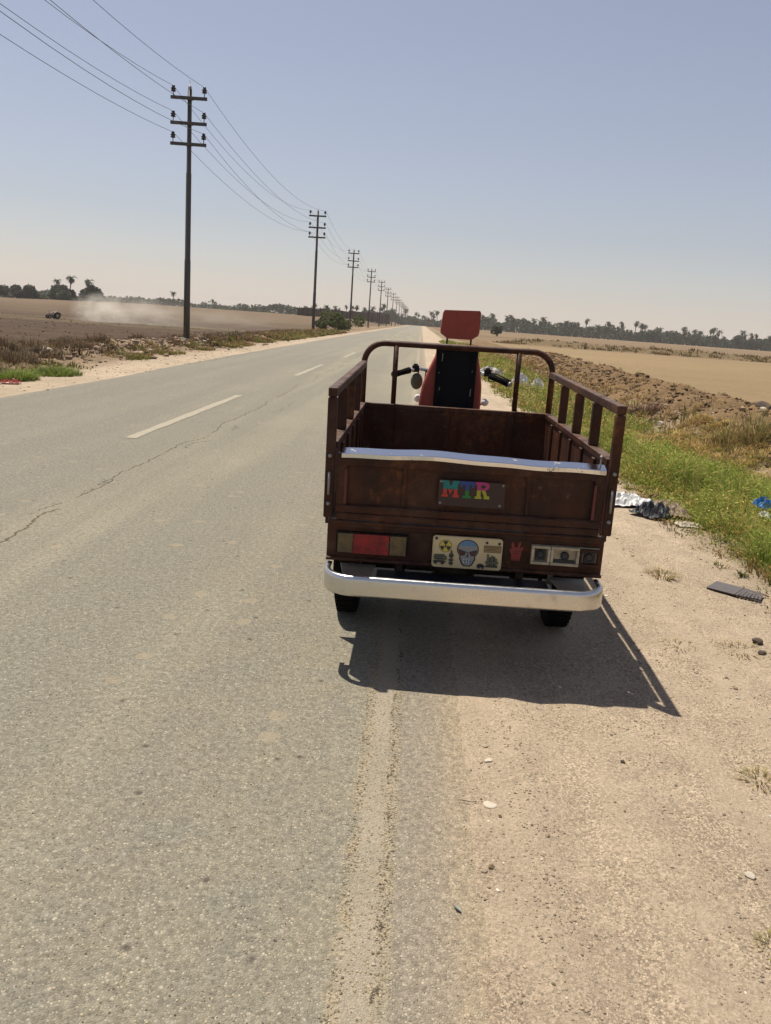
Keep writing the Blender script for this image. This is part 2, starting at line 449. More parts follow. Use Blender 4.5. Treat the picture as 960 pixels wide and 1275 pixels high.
F = np.stack([idx[:-1, :-1], idx[:-1, 1:], idx[1:, 1:], idx[1:, :-1]], -1).reshape(-1, 4)
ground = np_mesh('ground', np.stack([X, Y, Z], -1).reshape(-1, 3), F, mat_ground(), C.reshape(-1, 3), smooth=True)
tag(ground, kind='structure')
def gz(x, y): return float(height(np.array([x]), np.array([y]))[0])

# ------------------------------------------------------------------ road
def mat_road():
    t = NT('old_dusty_asphalt'); P = t.pos()
    sx = t.n('ShaderNodeSeparateXYZ', {0: P}); x, y = sx.outputs[0], sx.outputs[1]
    big = t.noise(P, .7, 4, .55); mid = t.noise(P, 4, 5, .6); fine = t.noise(P, 40, 3, .6)
    st = t.n('ShaderNodeMapping', {'Vector': P, 'Scale': (1.6, .06, 1)}).outputs[0]
    lane = t.noise(st, 1.0, 3, .5)
    c = t.mix(t.sst(.3, .7, big), (.258, .231, .168), (.292, .261, .188))
    c = t.mix(t.math('MULTIPLY', t.sst(.40, .58, lane), .8), c, (.222, .202, .155))
    c = t.mix(t.math('MULTIPLY', t.math('SUBTRACT', 1, t.sst(-4.2, -2.6, x)), .55), c, (.222, .202, .166))
    # dust towards both edges
    de = t.math('MULTIPLY', t.sst(-1.5, .1, t.math('ADD', x, t.math('MULTIPLY', big, .5))), .45)
    c = t.mix(t.math('MULTIPLY', de, t.sst(.3, .7, mid)), c, (.30, .245, .165))
    c = t.mix(t.math('MULTIPLY', t.sst(.10, .30, t.math('ADD', x, t.math('MULTIPLY', t.noise(P, 14, 4, .7), .16))), .75), c, (.36, .275, .18))
    # band outside the edge groove is greyer
    c = t.mix(t.math('MULTIPLY', t.math('MULTIPLY', t.sst(.03, .06, x), t.math('SUBTRACT', 1, t.sst(.14, .26, x))), .6), c, (.27, .225, .172))
    # aggregate: every chip has its own tone, crevice shade is painted dark between the chips
    v = t.vor(P, 135); sc = t.n('ShaderNodeSeparateColor', {0: v.outputs['Color']})
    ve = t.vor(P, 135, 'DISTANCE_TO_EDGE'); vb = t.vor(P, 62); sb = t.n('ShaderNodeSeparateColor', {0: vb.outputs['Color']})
    core = t.math('SUBTRACT', 1, t.sst(.3, .55, v.outputs['Distance'])); coreb = t.math('SUBTRACT', 1, t.sst(.18, .38, vb.outputs['Distance']))
    br = t.math('MULTIPLY', t.sst(.80, .93, sc.outputs[0]), core); brb = t.math('MULTIPLY', t.sst(.90, .95, sb.outputs[0]), coreb)
    dk = t.math('MULTIPLY', t.sst(.82, .93, sc.outputs[1]), core)
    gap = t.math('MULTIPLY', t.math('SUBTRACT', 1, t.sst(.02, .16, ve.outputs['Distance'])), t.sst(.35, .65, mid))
    k = t.math('MULTIPLY', t.math('MULTIPLY_ADD', fine, 1.15, .43), t.math('MULTIPLY_ADD', mid, .35, .83))
    k = t.math('MULTIPLY', k, t.math('MULTIPLY_ADD', sc.outputs[2], .42, .88))
    c = t.mix(1, c, t.n('ShaderNodeCombineColor', {0: k, 1: k, 2: k}).outputs[0], 'MULTIPLY')
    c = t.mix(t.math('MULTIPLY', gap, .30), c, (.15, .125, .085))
    c = t.mix(t.math('MULTIPLY', br, .65), c, (.56, .48, .34))
    c = t.mix(t.math('MULTIPLY', brb, .6), c, (.60, .52, .38))
    c = t.mix(t.math('MULTIPLY', dk, .5), c, (.10, .085, .06))
    # worn scabs showing the tan base, and oil spots
    vp = t.vor2(t.n('ShaderNodeVectorMath', {0: t.n('ShaderNodeTexNoise', {'Scale': 14., 'Detail': 3., 'Vector': P}).outputs['Color'], 1: (.06, .06, 0), 2: P}, operation='MULTIPLY_ADD').outputs[0], 2.9)
    sp = t.n('ShaderNodeSeparateColor', {0: vp.outputs['Color']})
    scab = t.math('MULTIPLY', t.math('SUBTRACT', 1, t.sst(.10, .115, vp.outputs['Distance'])), t.sst(.76, .78, sp.outputs[0]))
    c = t.mix(t.math('MULTIPLY', scab, .6), c, (.37, .30, .20))
    vo = t.vor2(P, 3.1); so = t.n('ShaderNodeSeparateColor', {0: vo.outputs['Color']})
    oil = t.math('MULTIPLY', t.math('SUBTRACT', 1, t.sst(.02, .075, t.math('ADD', vo.outputs['Distance'], t.math('MULTIPLY', mid, .03)))), t.sst(.62, .7, so.outputs[1]))
    c = t.mix(t.math('MULTIPLY', oil, .75), c, (.07, .058, .045))
    # broken edge groove with pale filler
    wob = t.math('MULTIPLY_ADD', t.noise(t.n('ShaderNodeCombineXYZ', {1: y}).outputs[0], 1.6, 4, .6), .07, -.035)
    wf = t.math('MULTIPLY_ADD', t.noise(P, 16, 5, .75), .085, -.0425)
    u = t.math('ADD', t.math('ADD', x, .028), t.math('ADD', wob, wf))
    au = t.math('ABSOLUTE', u)
    strip = t.math('SUBTRACT', 1, t.sst(.042, .056, au))
    edge = t.math('MULTIPLY', t.math('SUBTRACT', 1, t.sst(.008, .030, t.math('ABSOLUTE', t.math('SUBTRACT', au, .050)))), t.sst(.38, .58, t.noise(P, 9, 4, .7)))
    gr = t.noise(P, 90, 3, .7)
    sc_ = t.mix(t.sst(.3, .7, gr), (.34, .28, .205), (.46, .385, .28))
    c = t.mix(t.math('MULTIPLY', strip, t.math('MULTIPLY_ADD', t.sst(.35, .65, t.noise(P, 2.2, 3)), .45, .42)), c, sc_)
    c = t.mix(t.math('MULTIPLY', edge, .85), c, t.mix(t.sst(.36, .54, gr), (.13, .10, .06), (.44, .355, .235)))
    crk = t.math('MULTIPLY', t.math('SUBTRACT', 1, t.sst(.001, .007, t.math('ABSOLUTE', t.math('SUBTRACT', u, .046)))), t.sst(.50, .56, t.noise(P, 7, 4, .7)))
    c = t.mix(t.math('MULTIPLY', crk, .85), c, (.045, .034, .022))
    # long wandering crack in the other half of the lane
    w2 = t.math('MULTIPLY_ADD', t.noise(t.n('ShaderNodeCombineXYZ', {1: y}).outputs[0], .22, 6, .62), .9, -.45)
    u2 = t.math('ABSOLUTE', t.math('ADD', t.math('ADD', x, 2.53), t.math('ADD', w2, t.math('MULTIPLY_ADD', t.noise(P, 6, 4, .65), .12, -.06))))
    ck2 = t.math('SUBTRACT', 1, t.sst(.002, .013, u2))
    ck2 = t.math('MULTIPLY', ck2, t.sst(.36, .5, t.noise(P, 3, 3, .6)))
    u3 = t.math('ABSOLUTE', t.math('ADD', t.math('ADD', x, t.math('MULTIPLY_ADD', y, -.06, 2.95)), t.math('ADD', w2, t.math('MULTIPLY_ADD', t.noise(P, 4.3, 4, .65), .3, -.15))))
    ck3 = t.math('MULTIPLY', t.math('SUBTRACT', 1, t.sst(.002, .010, u3)), t.sst(.5, .56, t.noise(P, 1.3, 3, .6)))
    ca = t.math('MAXIMUM', ck2, ck3)
    c = t.mix(t.math('MULTIPLY', t.math('MULTIPLY', t.math('SUBTRACT', 1, t.sst(.02, .06, u2)), .35), t.sst(.4, .6, mid)), c, (.30, .25, .17))
    c = t.mix(t.math('MULTIPLY', ca, .8), c, (.07, .055, .038))
    t.base(c); t.p(Roughness=.88); t.b.inputs['Specular IOR Level'].default_value = .18
    h = t.math('ADD', t.math('MULTIPLY', t.sst(.0, .3, ve.outputs['Distance']), .55), t.math('MULTIPLY', fine, .5))
    h = t.math('ADD', h, t.math('MULTIPLY', mid, .5))
    h = t.math('SUBTRACT', h, t.math('MULTIPLY', t.math('MAXIMUM', crk, ca), 1.2))
    h = t.math('SUBTRACT', h, t.math('MULTIPLY', scab, .25))
    h = t.math('ADD', h, t.math('MULTIPLY', t.math('MULTIPLY', t.math('MAXIMUM', strip, edge), gr), .35))
    t.bump(h, .55, .012)
    return t.mat
ry = np.concatenate([np.arange(-60, 0, 5), np.arange(0, 60, 1.), geo(60, 2400, 2, 1.06)])
rxs = np.array([-7.0, -5, -3, -1, .4])
RX, RY = np.meshgrid(rxs, ry)
RX[:, 0] = edge_l(ry) - .07
V = np.stack([RX, RY, np.zeros_like(RX)], -1).reshape(-1, 3)
ii = np.arange(RX.size).reshape(RX.shape)
F = np.stack([ii[:-1, :-1], ii[:-1, 1:], ii[1:, 1:], ii[1:, :-1]], -1).reshape(-1, 4)
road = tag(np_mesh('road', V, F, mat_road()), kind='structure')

def mat_dash():
    t = NT('worn_road_paint'); P = t.pos()
    f = t.noise(P, 9, 5, .7); g = t.noise(P, 60, 3, .7)
    m = t.sst(.36, .5, t.math('ADD', t.math('MULTIPLY', f, .6), t.math('MULTIPLY', g, .4)))
    t.base(t.mix(m, (.26, .225, .15), (.365, .315, .225))); t.p(Roughness=.85)
    t.bump(g, .4, .006)
    return t.mat
md = mat_dash(); y0 = 8.95 - 11.45
mb = MB()
k = 0
while y0 + 11.45 * k < 700:
    a = y0 + 11.45 * k; b = a + 5.6; xc = -3.2 + .012 * max(0, min(a - 9, 40)) + .0
    n = 14; vs = []; 
    for i in range(n + 1):
        yy = a + (b - a) * i / n
        w = .065 + .012 * random.uniform(-1, 1)
        vs += [(xc - w, yy, .004), (xc + w + .008 * random.uniform(-1, 1), yy, .004)]
    mb.add(vs, [(2 * i, 2 * i + 1, 2 * i + 3, 2 * i + 2) for i in range(n)])
    k += 1
tag(mb.build('road_marking', md), kind='structure')

# ------------------------------------------------------------------ stones
def ico(sub):
    bm = bmesh.new(); bmesh.ops.create_icosphere(bm, subdivisions=sub, radius=1)
    v = np.array([q.co[:] for q in bm.verts]); f = np.array([[q.index for q in p.verts] for p in bm.faces]); bm.free()
    return v, f
ICO1, ICO1F = ico(1); ICO2, ICO2F = ico(2); ICO3, ICO3F = ico(3)
def rock_v(base, seed, flat=.6, amp=.45):
    v = base.copy(); r = np.random.default_rng(seed)
    ax = r.normal(size=(7, 3)); ax /= np.linalg.norm(ax, axis=1)[:, None]; hh = r.uniform(.45, .9, 7)
    for a, h in zip(ax, hh):
        d = v @ a; over = np.clip(d - h, 0, None); v = v - over[:, None] * a * .9
    v *= 1 + amp * (r.uniform(size=(len(v), 1)) - .5) * .35
    v[:, 2] *= flat
    v[:, 0] *= r.uniform(.8, 1.25)
    return v
def scatter(name, pos, size, cols, mat, base=ICO1, F3=ICO1F, flat=(.45, .8), sink=.3):
    n = len(pos); var = [rock_v(base, 100 + i, 1) for i in range(12)]
    k = rng.integers(0, 12, n); an = rng.uniform(0, 6.283, n)
    A = np.array(var)[k] * size[:, None, None]
    c, s = np.cos(an)[:, None], np.sin(an)[:, None]
    x = A[..., 0] * c - A[..., 1] * s; y = A[..., 0] * s + A[..., 1] * c
    z = A[..., 2] * rng.uniform(*flat, n)[:, None]
    V = np.stack([x + pos[:, 0:1], y + pos[:, 1:2], z + pos[:, 2:3] + size[:, None] * sink], -1)
    m = len(base)
    Fa = (F3[None] + (np.arange(n) * m)[:, None, None]).reshape(-1, 3)
    return np_mesh(name, V.reshape(-1, 3), None, mat, np.repeat(cols, m, axis=0), F3=Fa)
def shade(c, n, var=.3):
    return np.array(c)[None] * (1 + var * rng.uniform(-1, 1, (n, 1))) * (1 + .022 * rng.normal(size=(n, 3)))
# loose gravel: right shoulder, edge groove, asphalt, left shoulder
px, py, ss, cc = [], [], [], []
def put(n, xa, xb, ya, yb, s0, s1, col, p=2.2, yp=1.5, cl=True):
    x = rng.uniform(xa, xb, n); y = ya + (yb - ya) * rng.uniform(0, 1, n) ** yp
    s = s0 + (s1 - s0) * rng.uniform(0, 1, n) ** p * 1.0
    if cl:
        q = rng.uniform(0, 1, n) < (.12 + .88 * sst(.42, .62, .5 * fbm(x * 4.5, y * .9, 301) + .5 * fbm(x * 7, y * 5, 302)))
        x, y, s = x[q], y[q], s[q]
    px.append(x); py.append(y); ss.append(s); cc.append(shade(col, len(x)))
put(16000, .29, 2.6, .9, 7, .0016, .006, (.42, .32, .21), 2.2, 1.7)
put(7000, .29, 2.6, .9, 7, .0016, .005, (.25, .19, .125), 2.2, 1.7)
put(6000, .29, 2.6, .9, 7, .0016, .0055, (.56, .47, .34), 2.2, 1.7)
put(5000, .85, 1.2, .9, 6, .0018, .0075, (.34, .265, .18), 2.2, 1.6)
put(2500, .42, .62, .9, 6, .0018, .0065, (.36, .28, .19), 2.2, 1.6)
put(700, .29, 2.6, .9, 8, .005, .012, (.38, .30, .20), 2.2)
put(160, .29, 2.6, .9, 9, .006, .015, (.60, .53, .41), 2.2)
put(150, .29, 2.6, .9, 9, .004, .013, (.19, .14, .09), 3)
for _gx in (-.082, .022): put(1500, _gx - .022, _gx + .022, .9, 5, .0014, .0055, (.40, .33, .235), 2.6, 1.5); put(900, _gx - .02, _gx + .02, .9, 5, .0014, .005, (.19, .145, .09), 2.4, 1.5)
put(5200, -.10, .05, .9, 6, .0012, .0045, (.42, .33, .20), 2, 1.7)
put(5000, .02, .32, .9, 5, .0011, .0034, (.40, .32, .22), 2, 1.7)
put(12000, -2.0, -.08, .9, 4.6, .0012, .0042, (.44, .36, .235), 2, 1.6)
put(4500, -2.0, -.08, .9, 4.6, .0012, .0040, (.16, .13, .09), 2, 1.6)
put(1800, -8, -6.0, 8, 40, .008, .03, (.40, .30, .19), 3, 1)
put(900, 2.0, 3.4, 2.5, 9, .004, .016, (.34, .25, .165), 2)
px = np.concatenate(px); py = np.concatenate(py); ss = np.concatenate(ss); cc = np.concatenate(cc)
pz = np.maximum(height(px, py), np.where((px > -6.5) & (px < .38), 0, -9))
tag(scatter('gravel', np.stack([px, py, pz], 1), ss, cc, M['soilv'], sink=.15), kind='stuff')
# clods on the spoil bank, on the rubble along the left verge and on the ploughed land
px, py, ss, cc = [], [], [], []
n = 15000
y = 4 + 60 * rng.uniform(0, 1, n) ** 1.6; x = ridge_x(y) + rng.normal(-.5, .95, n); px.append(x); py.append(y); ss.append(.010 + .08 * rng.uniform(0, 1, n) ** 5); cc.append(shade((.20, .128, .066), n, .45))
n = 700
y = 7 + 30 * rng.uniform(0, 1, n) ** 1.4; x = ridge_x(y) + rng.normal(-1.0, .8, n); px.append(x); py.append(y); ss.append(.012 + .055 * rng.uniform(0, 1, n) ** 2.5); cc.append(shade((.36, .27, .18), n, .3))
n = 4500
y = 10 + 50 * rng.uniform(0, 1, n) ** 1.3; x = -rng.normal(9.9, .9, n); px.append(x); py.append(y); ss.append(.015 + .09 * rng.uniform(0, 1, n) ** 3); cc.append(shade((.26, .18, .115), n, .45))
n = 600
y = 22 + 16 * rng.uniform(0, 1, n); x = -rng.normal(9.6, .7, n); px.append(x); py.append(y); ss.append(.03 + .12 * rng.uniform(0, 1, n) ** 2.5); cc.append(shade((.36, .26, .18), n, .35))
n = 6000
y = 14 + 90 * rng.uniform(0, 1, n) ** 1.2; x = -12 - 55 * rng.uniform(0, 1, n) ** 1.2; px.append(x); py.append(y); ss.append(.015 + .09 * rng.uniform(0, 1, n) ** 5); cc.append(shade((.105, .067, .04), n, .45))
n = 900
y = 100 + 12 * rng.normal(0, .25, n) + 5; x = 9 + 90 * rng.uniform(0, 1, n); px.append(x); py.append(y); ss.append(.04 + .16 * rng.uniform(0, 1, n) ** 2.5); cc.append(shade((.21, .145, .082), n, .3))
px = np.concatenate(px); py = np.concatenate(py); ss = np.concatenate(ss); cc = np.concatenate(cc)
tag(scatter('soil_clods', np.stack([px, py, height(px, py)], 1), ss, cc, M['soilv'], sink=.2), kind='stuff')

def stone(x, y, s, mat, label, flat=.6, seed=1, rz=0., group=None):
    v = rock_v(ICO3, seed, flat, .1) * s
    me_o = np_mesh('stone', v, None, mat, F3=ICO3F)
    me_o.location = (x, y, gz(x, y) + s * flat * .35); me_o.rotation_euler = (0, 0, rz)
    return tag(me_o, label, 'stone', group)

# ------------------------------------------------------------------ grass and weeds (blades)
def blades(base, h, w, lean, colb, colt, seed=0):
    """base (n,3); arrays h,w,lean; colours (n,3) -> V, F, F3, col"""
    n = len(base); r = np.random.default_rng(seed)
    a = r.uniform(0, 6.283, n); d = np.stack([np.cos(a), np.sin(a), 0 * a], 1)
    a2 = a + math.pi / 2 + r.normal(0, .5, n); s = np.stack([np.cos(a2), np.sin(a2), 0 * a], 1) * w[:, None]
    up = np.array([0, 0, 1.])
    p1 = base + up * (h * .55)[:, None] + d * (lean * h * .35)[:, None]
    p2 = base + up * (h * (1 - .25 * lean))[:, None] + d * (lean * h * .95)[:, None]
    V = np.stack([base - s, base + s, p1 - s * .8, p1 + s * .8, p2], 1)
    o = (np.arange(n) * 5)[:, None]
    F = o + np.array([[0, 1, 3, 2]]); F3 = o + np.array([[2, 3, 4]])
    col = np.stack([colb, colb, (colb + colt) / 2, (colb + colt) / 2, colt], 1)
    return V.reshape(-1, 3), F, F3, col.reshape(-1, 3)
def field(name, cx, cy, cr, ch, cn, colf, mat, w0=.0035, seed=1, kind='stuff', lean=(.2, .8)):
    """clumps: centres cx,cy radius cr height ch count cn"""
    r = np.random.default_rng(seed)
    k = np.repeat(np.arange(len(cx)), cn)
    n = len(k); a = r.uniform(0, 6.283, n); rad = np.sqrt(r.uniform(0, 1, n)) * cr[k]
    x = cx[k] + rad * np.cos(a); y = cy[k] + rad * np.sin(a)
    z = height(x, y) - .01
    q = 1 - .55 * (rad / cr[k]) ** 2
    h = ch[k] * q * r.uniform(.45, 1.1, n)
    w = w0 * r.uniform(.6, 1.5, n) * (1 + np.clip(y - 4, 0, 80) / 7.)
    cb, ct = colf(k, n, r)
    V, F, F3, c = blades(np.stack([x, y, z], 1), h, w, r.uniform(*lean, n), cb, ct, seed)
    o = np_mesh(name, V, F, mat, c, F3=F3)
    return tag(o, kind=kind) if kind else o
def flecks(name, cx, cy, cr, ch, cn, colf, mat, s0=.007, seed=1):
    """small leaves spread through a dome over each clump"""
    r = np.random.default_rng(seed)
    k = np.repeat(np.arange(len(cx)), cn); n = len(k)
    a = r.uniform(0, 6.283, n); q = r.uniform(0, 1, n) ** .55; rad = q * cr[k] * 1.1
    x = cx[k] + rad * np.cos(a); y = cy[k] + rad * np.sin(a)
    z = height(x, y) + ch[k] * (1 - .7 * q ** 2) * r.uniform(.15, 1.05, n)
    u = r.normal(size=(n, 3)); u /= np.linalg.norm(u, axis=1)[:, None]
    w = np.cross(u, r.normal(size=(n, 3))); w /= np.linalg.norm(w, axis=1)[:, None]
    sz = (s0 * r.uniform(.5, 1.5, n) * (1 + np.clip(y - 4, 0, 80) / 9))[:, None]
    p = np.stack([x, y, z], 1)
    V = np.stack([p - u * sz * 1.6, p + w * sz * .6, p + u * sz * 1.6, p - w * sz * .6], 1).reshape(-1, 3)
    F = (np.arange(n) * 4)[:, None] + np.arange(4)[None]
    cb, ct = colf(k, n, r)
    return tag(np_mesh(name, V, F, mat, np.repeat(ct, 4, axis=0)), kind='stuff')
def gcol(base, dry, pd, nc, seed):
    r0 = np.random.default_rng(seed)
    hue = r0.normal(0, 1, (nc, 1)); isd = r0.uniform(0, 1, nc) < pd
    def f(k, n, r):
        b = np.array(base)[None] * (1 + .18 * hue[k]) * (1 + .22 * r.uniform(-1, 1, (n, 1)))
        d = np.array(dry)[None] * (1 + .15 * hue[k]) * (1 + .25 * r.uniform(-1, 1, (n, 1)))
        m = (isd[k] | (r.uniform(0, 1, n) < .08))[:, None]
        b = np.where(m, d, b); b = np.clip(b, .008, .6)
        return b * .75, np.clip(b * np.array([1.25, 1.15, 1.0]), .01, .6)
    return f
# right verge: lush green strip
def verge(n, seed, ya, yb, p):
    r = np.random.default_rng(seed)
    y = ya + (yb - ya) * r.uniform(0, 1, n) ** p
    inner = 2.3 + .35 * (fbm(y * .45, 4.4, 99) - .5) - .35 * sst(9, 22, y)
    outer = 3.75 + .5 * (fbm(y * .4, 8.4, 98) - .5) + .5 * sst(9, 16, y)
    x = inner + .1 + (outer - inner - .1) * r.uniform(0, 1, n) ** .95
    return x, y, r
x, y, r = verge(900, 5, 4.6, 15, 1.15)
keep = fbm(x * .8, y * .8, 111) > .40
x, y = x[keep], y[keep]; nc = len(x)
cr = r.uniform(.10, .28, nc); ch = r.uniform(.12, .30, nc) * (.30 + 1.5 * sst(.3, .7, fbm(x * .9, y * .9, 113))) * (.5 + .5 * sst(2.15, 2.75, x))
gc = gcol((.205, .262, .052), (.38, .28, .10), .14, nc, 3)
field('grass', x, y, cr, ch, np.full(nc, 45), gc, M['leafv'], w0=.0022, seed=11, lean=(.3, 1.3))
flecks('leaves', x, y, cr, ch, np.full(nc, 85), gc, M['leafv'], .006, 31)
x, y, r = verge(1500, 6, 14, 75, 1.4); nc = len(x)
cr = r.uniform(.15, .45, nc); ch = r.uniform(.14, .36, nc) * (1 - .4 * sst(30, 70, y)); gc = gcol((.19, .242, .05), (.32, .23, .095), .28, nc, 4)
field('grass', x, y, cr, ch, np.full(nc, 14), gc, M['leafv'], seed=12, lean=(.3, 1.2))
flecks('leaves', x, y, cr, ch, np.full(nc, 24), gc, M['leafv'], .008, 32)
r = np.random.default_rng(45); nm = 34
my = 5.0 + 6.5 * r.uniform(0, 1, nm) ** 1.2; mx = 2.6 + 1.15 * r.uniform(0, 1, nm) + .1 * sst(5, 8, my)
kk = np.repeat(np.arange(nm), 16); nk = len(kk)
x = mx[kk] + r.normal(0, .15, nk); y = my[kk] + r.normal(0, .17, nk); dd = np.hypot(x - mx[kk], y - my[kk])
cr = r.uniform(.07, .14, nk); ch = r.uniform(.28, .56, nm)[kk] * np.exp(-(dd / .28) ** 2) * r.uniform(.75, 1.1, nk) + .04
gm = gcol((.225, .30, .060), (.36, .29, .10), .09, nk, 46)
field('grass', x, y, cr, ch, np.full(nk, 40), gm, M['leafv'], w0=.0020, seed=47, lean=(.2, 1.2))
flecks('leaves', x, y, cr, ch, np.full(nk, 75), gm, M['leafv'], .0055, 48)
n = 260; y = 4.9 + 14 * r.uniform(0, 1, n) ** 1.3; x = 2.5 + 1.9 * r.uniform(0, 1, n)
field('weeds', x, y, np.full(n, .03), r.uniform(.3, .62, n), np.full(n, 5), gcol((.30, .24, .10), (.20, .19, .06), .4, n, 52), M['dryv'], w0=.0017, seed=53, lean=(.05, .5))
# yellow dry grass outside it
n = 800; r = np.random.default_rng(9)
y = 5 + 9 * r.uniform(0, 1, n) ** 1.1; x = 3.05 + 1.7 * r.uniform(0, 1, n) + .3 * (fbm(y, 1.1, 77) - .5) + .3 * sst(9, 13, y)
field('dry_grass', x, y, r.uniform(.08, .24, n), r.uniform(.07, .22, n), np.full(n, 60), gcol((.46, .32, .12), (.25, .23, .07), .25, n, 7), M['dryv'], w0=.0026, seed=13, lean=(.4, 1.4))
n = 300
y = 14 + 62 * r.uniform(0, 1, n); x = 3.5 + 1.6 * r.uniform(0, 1, n)
field('dry_grass', x, y, r.uniform(.15, .4, n), r.uniform(.10, .32, n), np.full(n, 36), gcol((.33, .23, .10), (.20, .18, .06), .3, n, 8), M['dryv'], seed=14)
# straw and sprigs along the grass foot
n = 260; y = 3.0 + 9 * r.uniform(0, 1, n); x = 2.15 + .45 * r.uniform(0, 1, n)
field('dry_grass', x, y, r.uniform(.04, .14, n), r.uniform(.03, .1, n), np.full(n, 22), gcol((.30, .22, .10), (.14, .15, .04), .25, n, 9), M['dryv'], seed=15, lean=(.6, 1.4))
n = 130; y = 2.2 + 3.2 * r.uniform(0, 1, n); x = 2.35 + .9 * r.uniform(0, 1, n)
field('grass', x, y, r.uniform(.06, .2, n), r.uniform(.08, .25, n), np.full(n, 70), gcol((.13, .15, .03), (.30, .22, .08), .4, n, 10), M['leafv'], seed=16)
# left verge weeds: sparse low yellow-green and brown
n = 900; y = 12 + 75 * r.uniform(0, 1, n) ** 1.1; x = -(7.6 + 1.6 * r.uniform(0, 1, n) ** .8 + .25 * sst(30, 60, y))
keep = (fbm(x * .5, y * .3, 131) > np.where(y < 30, .52, .36)); x, y = x[keep], y[keep]; n = len(x)
field('weeds', x, y, r.uniform(.1, .4, n), r.uniform(.1, .38, n) * (.7 + .5 * sst(30, 50, y)), np.full(n, 40), gcol((.16, .165, .045), (.23, .16, .075), .45, n, 17), M['leafv'], seed=18)
n = 1100; y = 13 + 70 * r.uniform(0, 1, n) ** 1.1; x = -(8.8 + 3.2 * r.uniform(0, 1, n))
keep = fbm(x * .5, y * .25, 137) > .45; x, y = x[keep], y[keep]; n = len(x)
field('weeds', x, y, r.uniform(.12, .42, n), r.uniform(.10, .32, n), np.full(n, 32), gcol((.135, .09, .055), (.19, .145, .07), .35, n, 19), M['dryv'], seed=20)
n = 260; y = 100 + 10 * r.uniform(0, 1, n); x = 9 + 80 * r.uniform(0, 1, n)
field('dry_grass', x, y, r.uniform(.4, 1.2, n), r.uniform(.3, .7, n), np.full(n, 26), gcol((.14, .115, .04), (.22, .15, .07), .3, n, 21), M['dryv'], seed=22)

def tuft(name, label, cat, x, y, r0, h, n, base, dry, pd, seed, mat='dryv', lean=(.3, 1.0), w0=.0022, group=None, parts=1):
    """one plant: a clump of stems built round its own base"""
    r = np.random.default_rng(seed)
    a = r.uniform(0, 6.283, n); rad = np.sqrt(r.uniform(0, 1, n)) * r0
    bx, by = rad * np.cos(a), rad * np.sin(a)
    bz = height(bx + x, by + y) - gz(x, y) - .012
    hh = h * (1 - .5 * (rad / r0) ** 2) * r.uniform(.4, 1.1, n)
    b = np.where((r.uniform(0, 1, n) < pd)[:, None], np.array(dry)[None], np.array(base)[None]) * (1 + .3 * r.uniform(-1, 1, (n, 1)))
    w = w0 * r.uniform(.6, 1.5, n) * (1 + max(0, y - 4) / 7)
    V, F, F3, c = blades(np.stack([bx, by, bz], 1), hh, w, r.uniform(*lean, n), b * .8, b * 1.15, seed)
    o = np_mesh(name, V, F, M[mat], c, F3=F3); o.location = (x, y, gz(x, y))
    return tag(o, label, cat, group)
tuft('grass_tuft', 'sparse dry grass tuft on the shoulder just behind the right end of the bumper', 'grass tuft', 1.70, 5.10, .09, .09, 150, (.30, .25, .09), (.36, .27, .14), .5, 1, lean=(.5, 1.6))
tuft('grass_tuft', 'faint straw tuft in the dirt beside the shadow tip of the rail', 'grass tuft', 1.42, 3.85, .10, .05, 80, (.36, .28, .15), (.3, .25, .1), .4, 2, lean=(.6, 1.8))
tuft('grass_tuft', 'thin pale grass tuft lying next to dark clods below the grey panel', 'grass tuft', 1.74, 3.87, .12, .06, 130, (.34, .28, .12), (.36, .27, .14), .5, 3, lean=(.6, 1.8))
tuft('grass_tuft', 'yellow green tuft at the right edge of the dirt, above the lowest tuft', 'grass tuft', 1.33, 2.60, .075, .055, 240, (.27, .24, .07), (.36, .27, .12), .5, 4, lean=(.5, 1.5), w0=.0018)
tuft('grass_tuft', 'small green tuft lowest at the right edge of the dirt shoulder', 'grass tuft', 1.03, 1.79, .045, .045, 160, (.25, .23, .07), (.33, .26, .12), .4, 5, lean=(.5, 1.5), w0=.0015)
r = np.random.default_rng(66); nn = 34
tx_ = 4.75 + r.normal(0, .2, nn); ty_ = 11.7 + r.normal(0, .25, nn)
def tus_col(k, n, r):
    g = (np.arange(nn) % 3 == 0)[k][:, None] | (r.uniform(0, 1, (n, 1)) < .1)
    b = np.where(g, np.array([[.17, .18, .05]]), np.array([[.36, .26, .11]])) * (1 + .4 * r.uniform(-1, 1, (n, 1)))
    return b * .7, b * 1.2
tus = field('dry_shrub', tx_, ty_, r.uniform(.06, .2, nn), r.uniform(.2, .75, nn), np.full(nn, 26), tus_col, M['dryv'], w0=.0024, seed=67, kind=None, lean=(.1, 1.1))
tag(tus, 'tall straw coloured tussock with green stems on the spoil bank', 'shrub')
n = 420; y = 7 + 35 * r.uniform(0, 1, n) ** 1.3; x = ridge_x(y) - 1.1 + r.normal(0, .7, n)
field('dry_grass', x, y, r.uniform(.05, .2, n), r.uniform(.06, .22, n), np.full(n, 22), gcol((.34, .235, .11), (.17, .11, .06), .35, n, 68), M['dryv'], w0=.002, seed=69, lean=(.3, 1.5))
tuft('dry_shrub', 'brown withered bush by the right rail in front of the spoil bank', 'shrub', 4.45, 16.2, .45, .36, 600, (.16, .09, .06), (.11, .07, .045), .4, 7, lean=(.2, .9))
tuft('dry_shrub', 'low rust brown dead plant in the middle of the green grass strip', 'shrub', 3.05, 9.0, .13, .26, 260, (.15, .10, .04), (.2, .14, .06), .4, 8, lean=(.3, 1))
tuft('green_shrub', 'bright green low bush beside a red scrap at the left road edge', 'shrub', -7.25, 14.4, .40, .28, 1000, (.19, .25, .05), (.2, .2, .07), .15, 9, 'leafv', lean=(.3, .9), w0=.003)
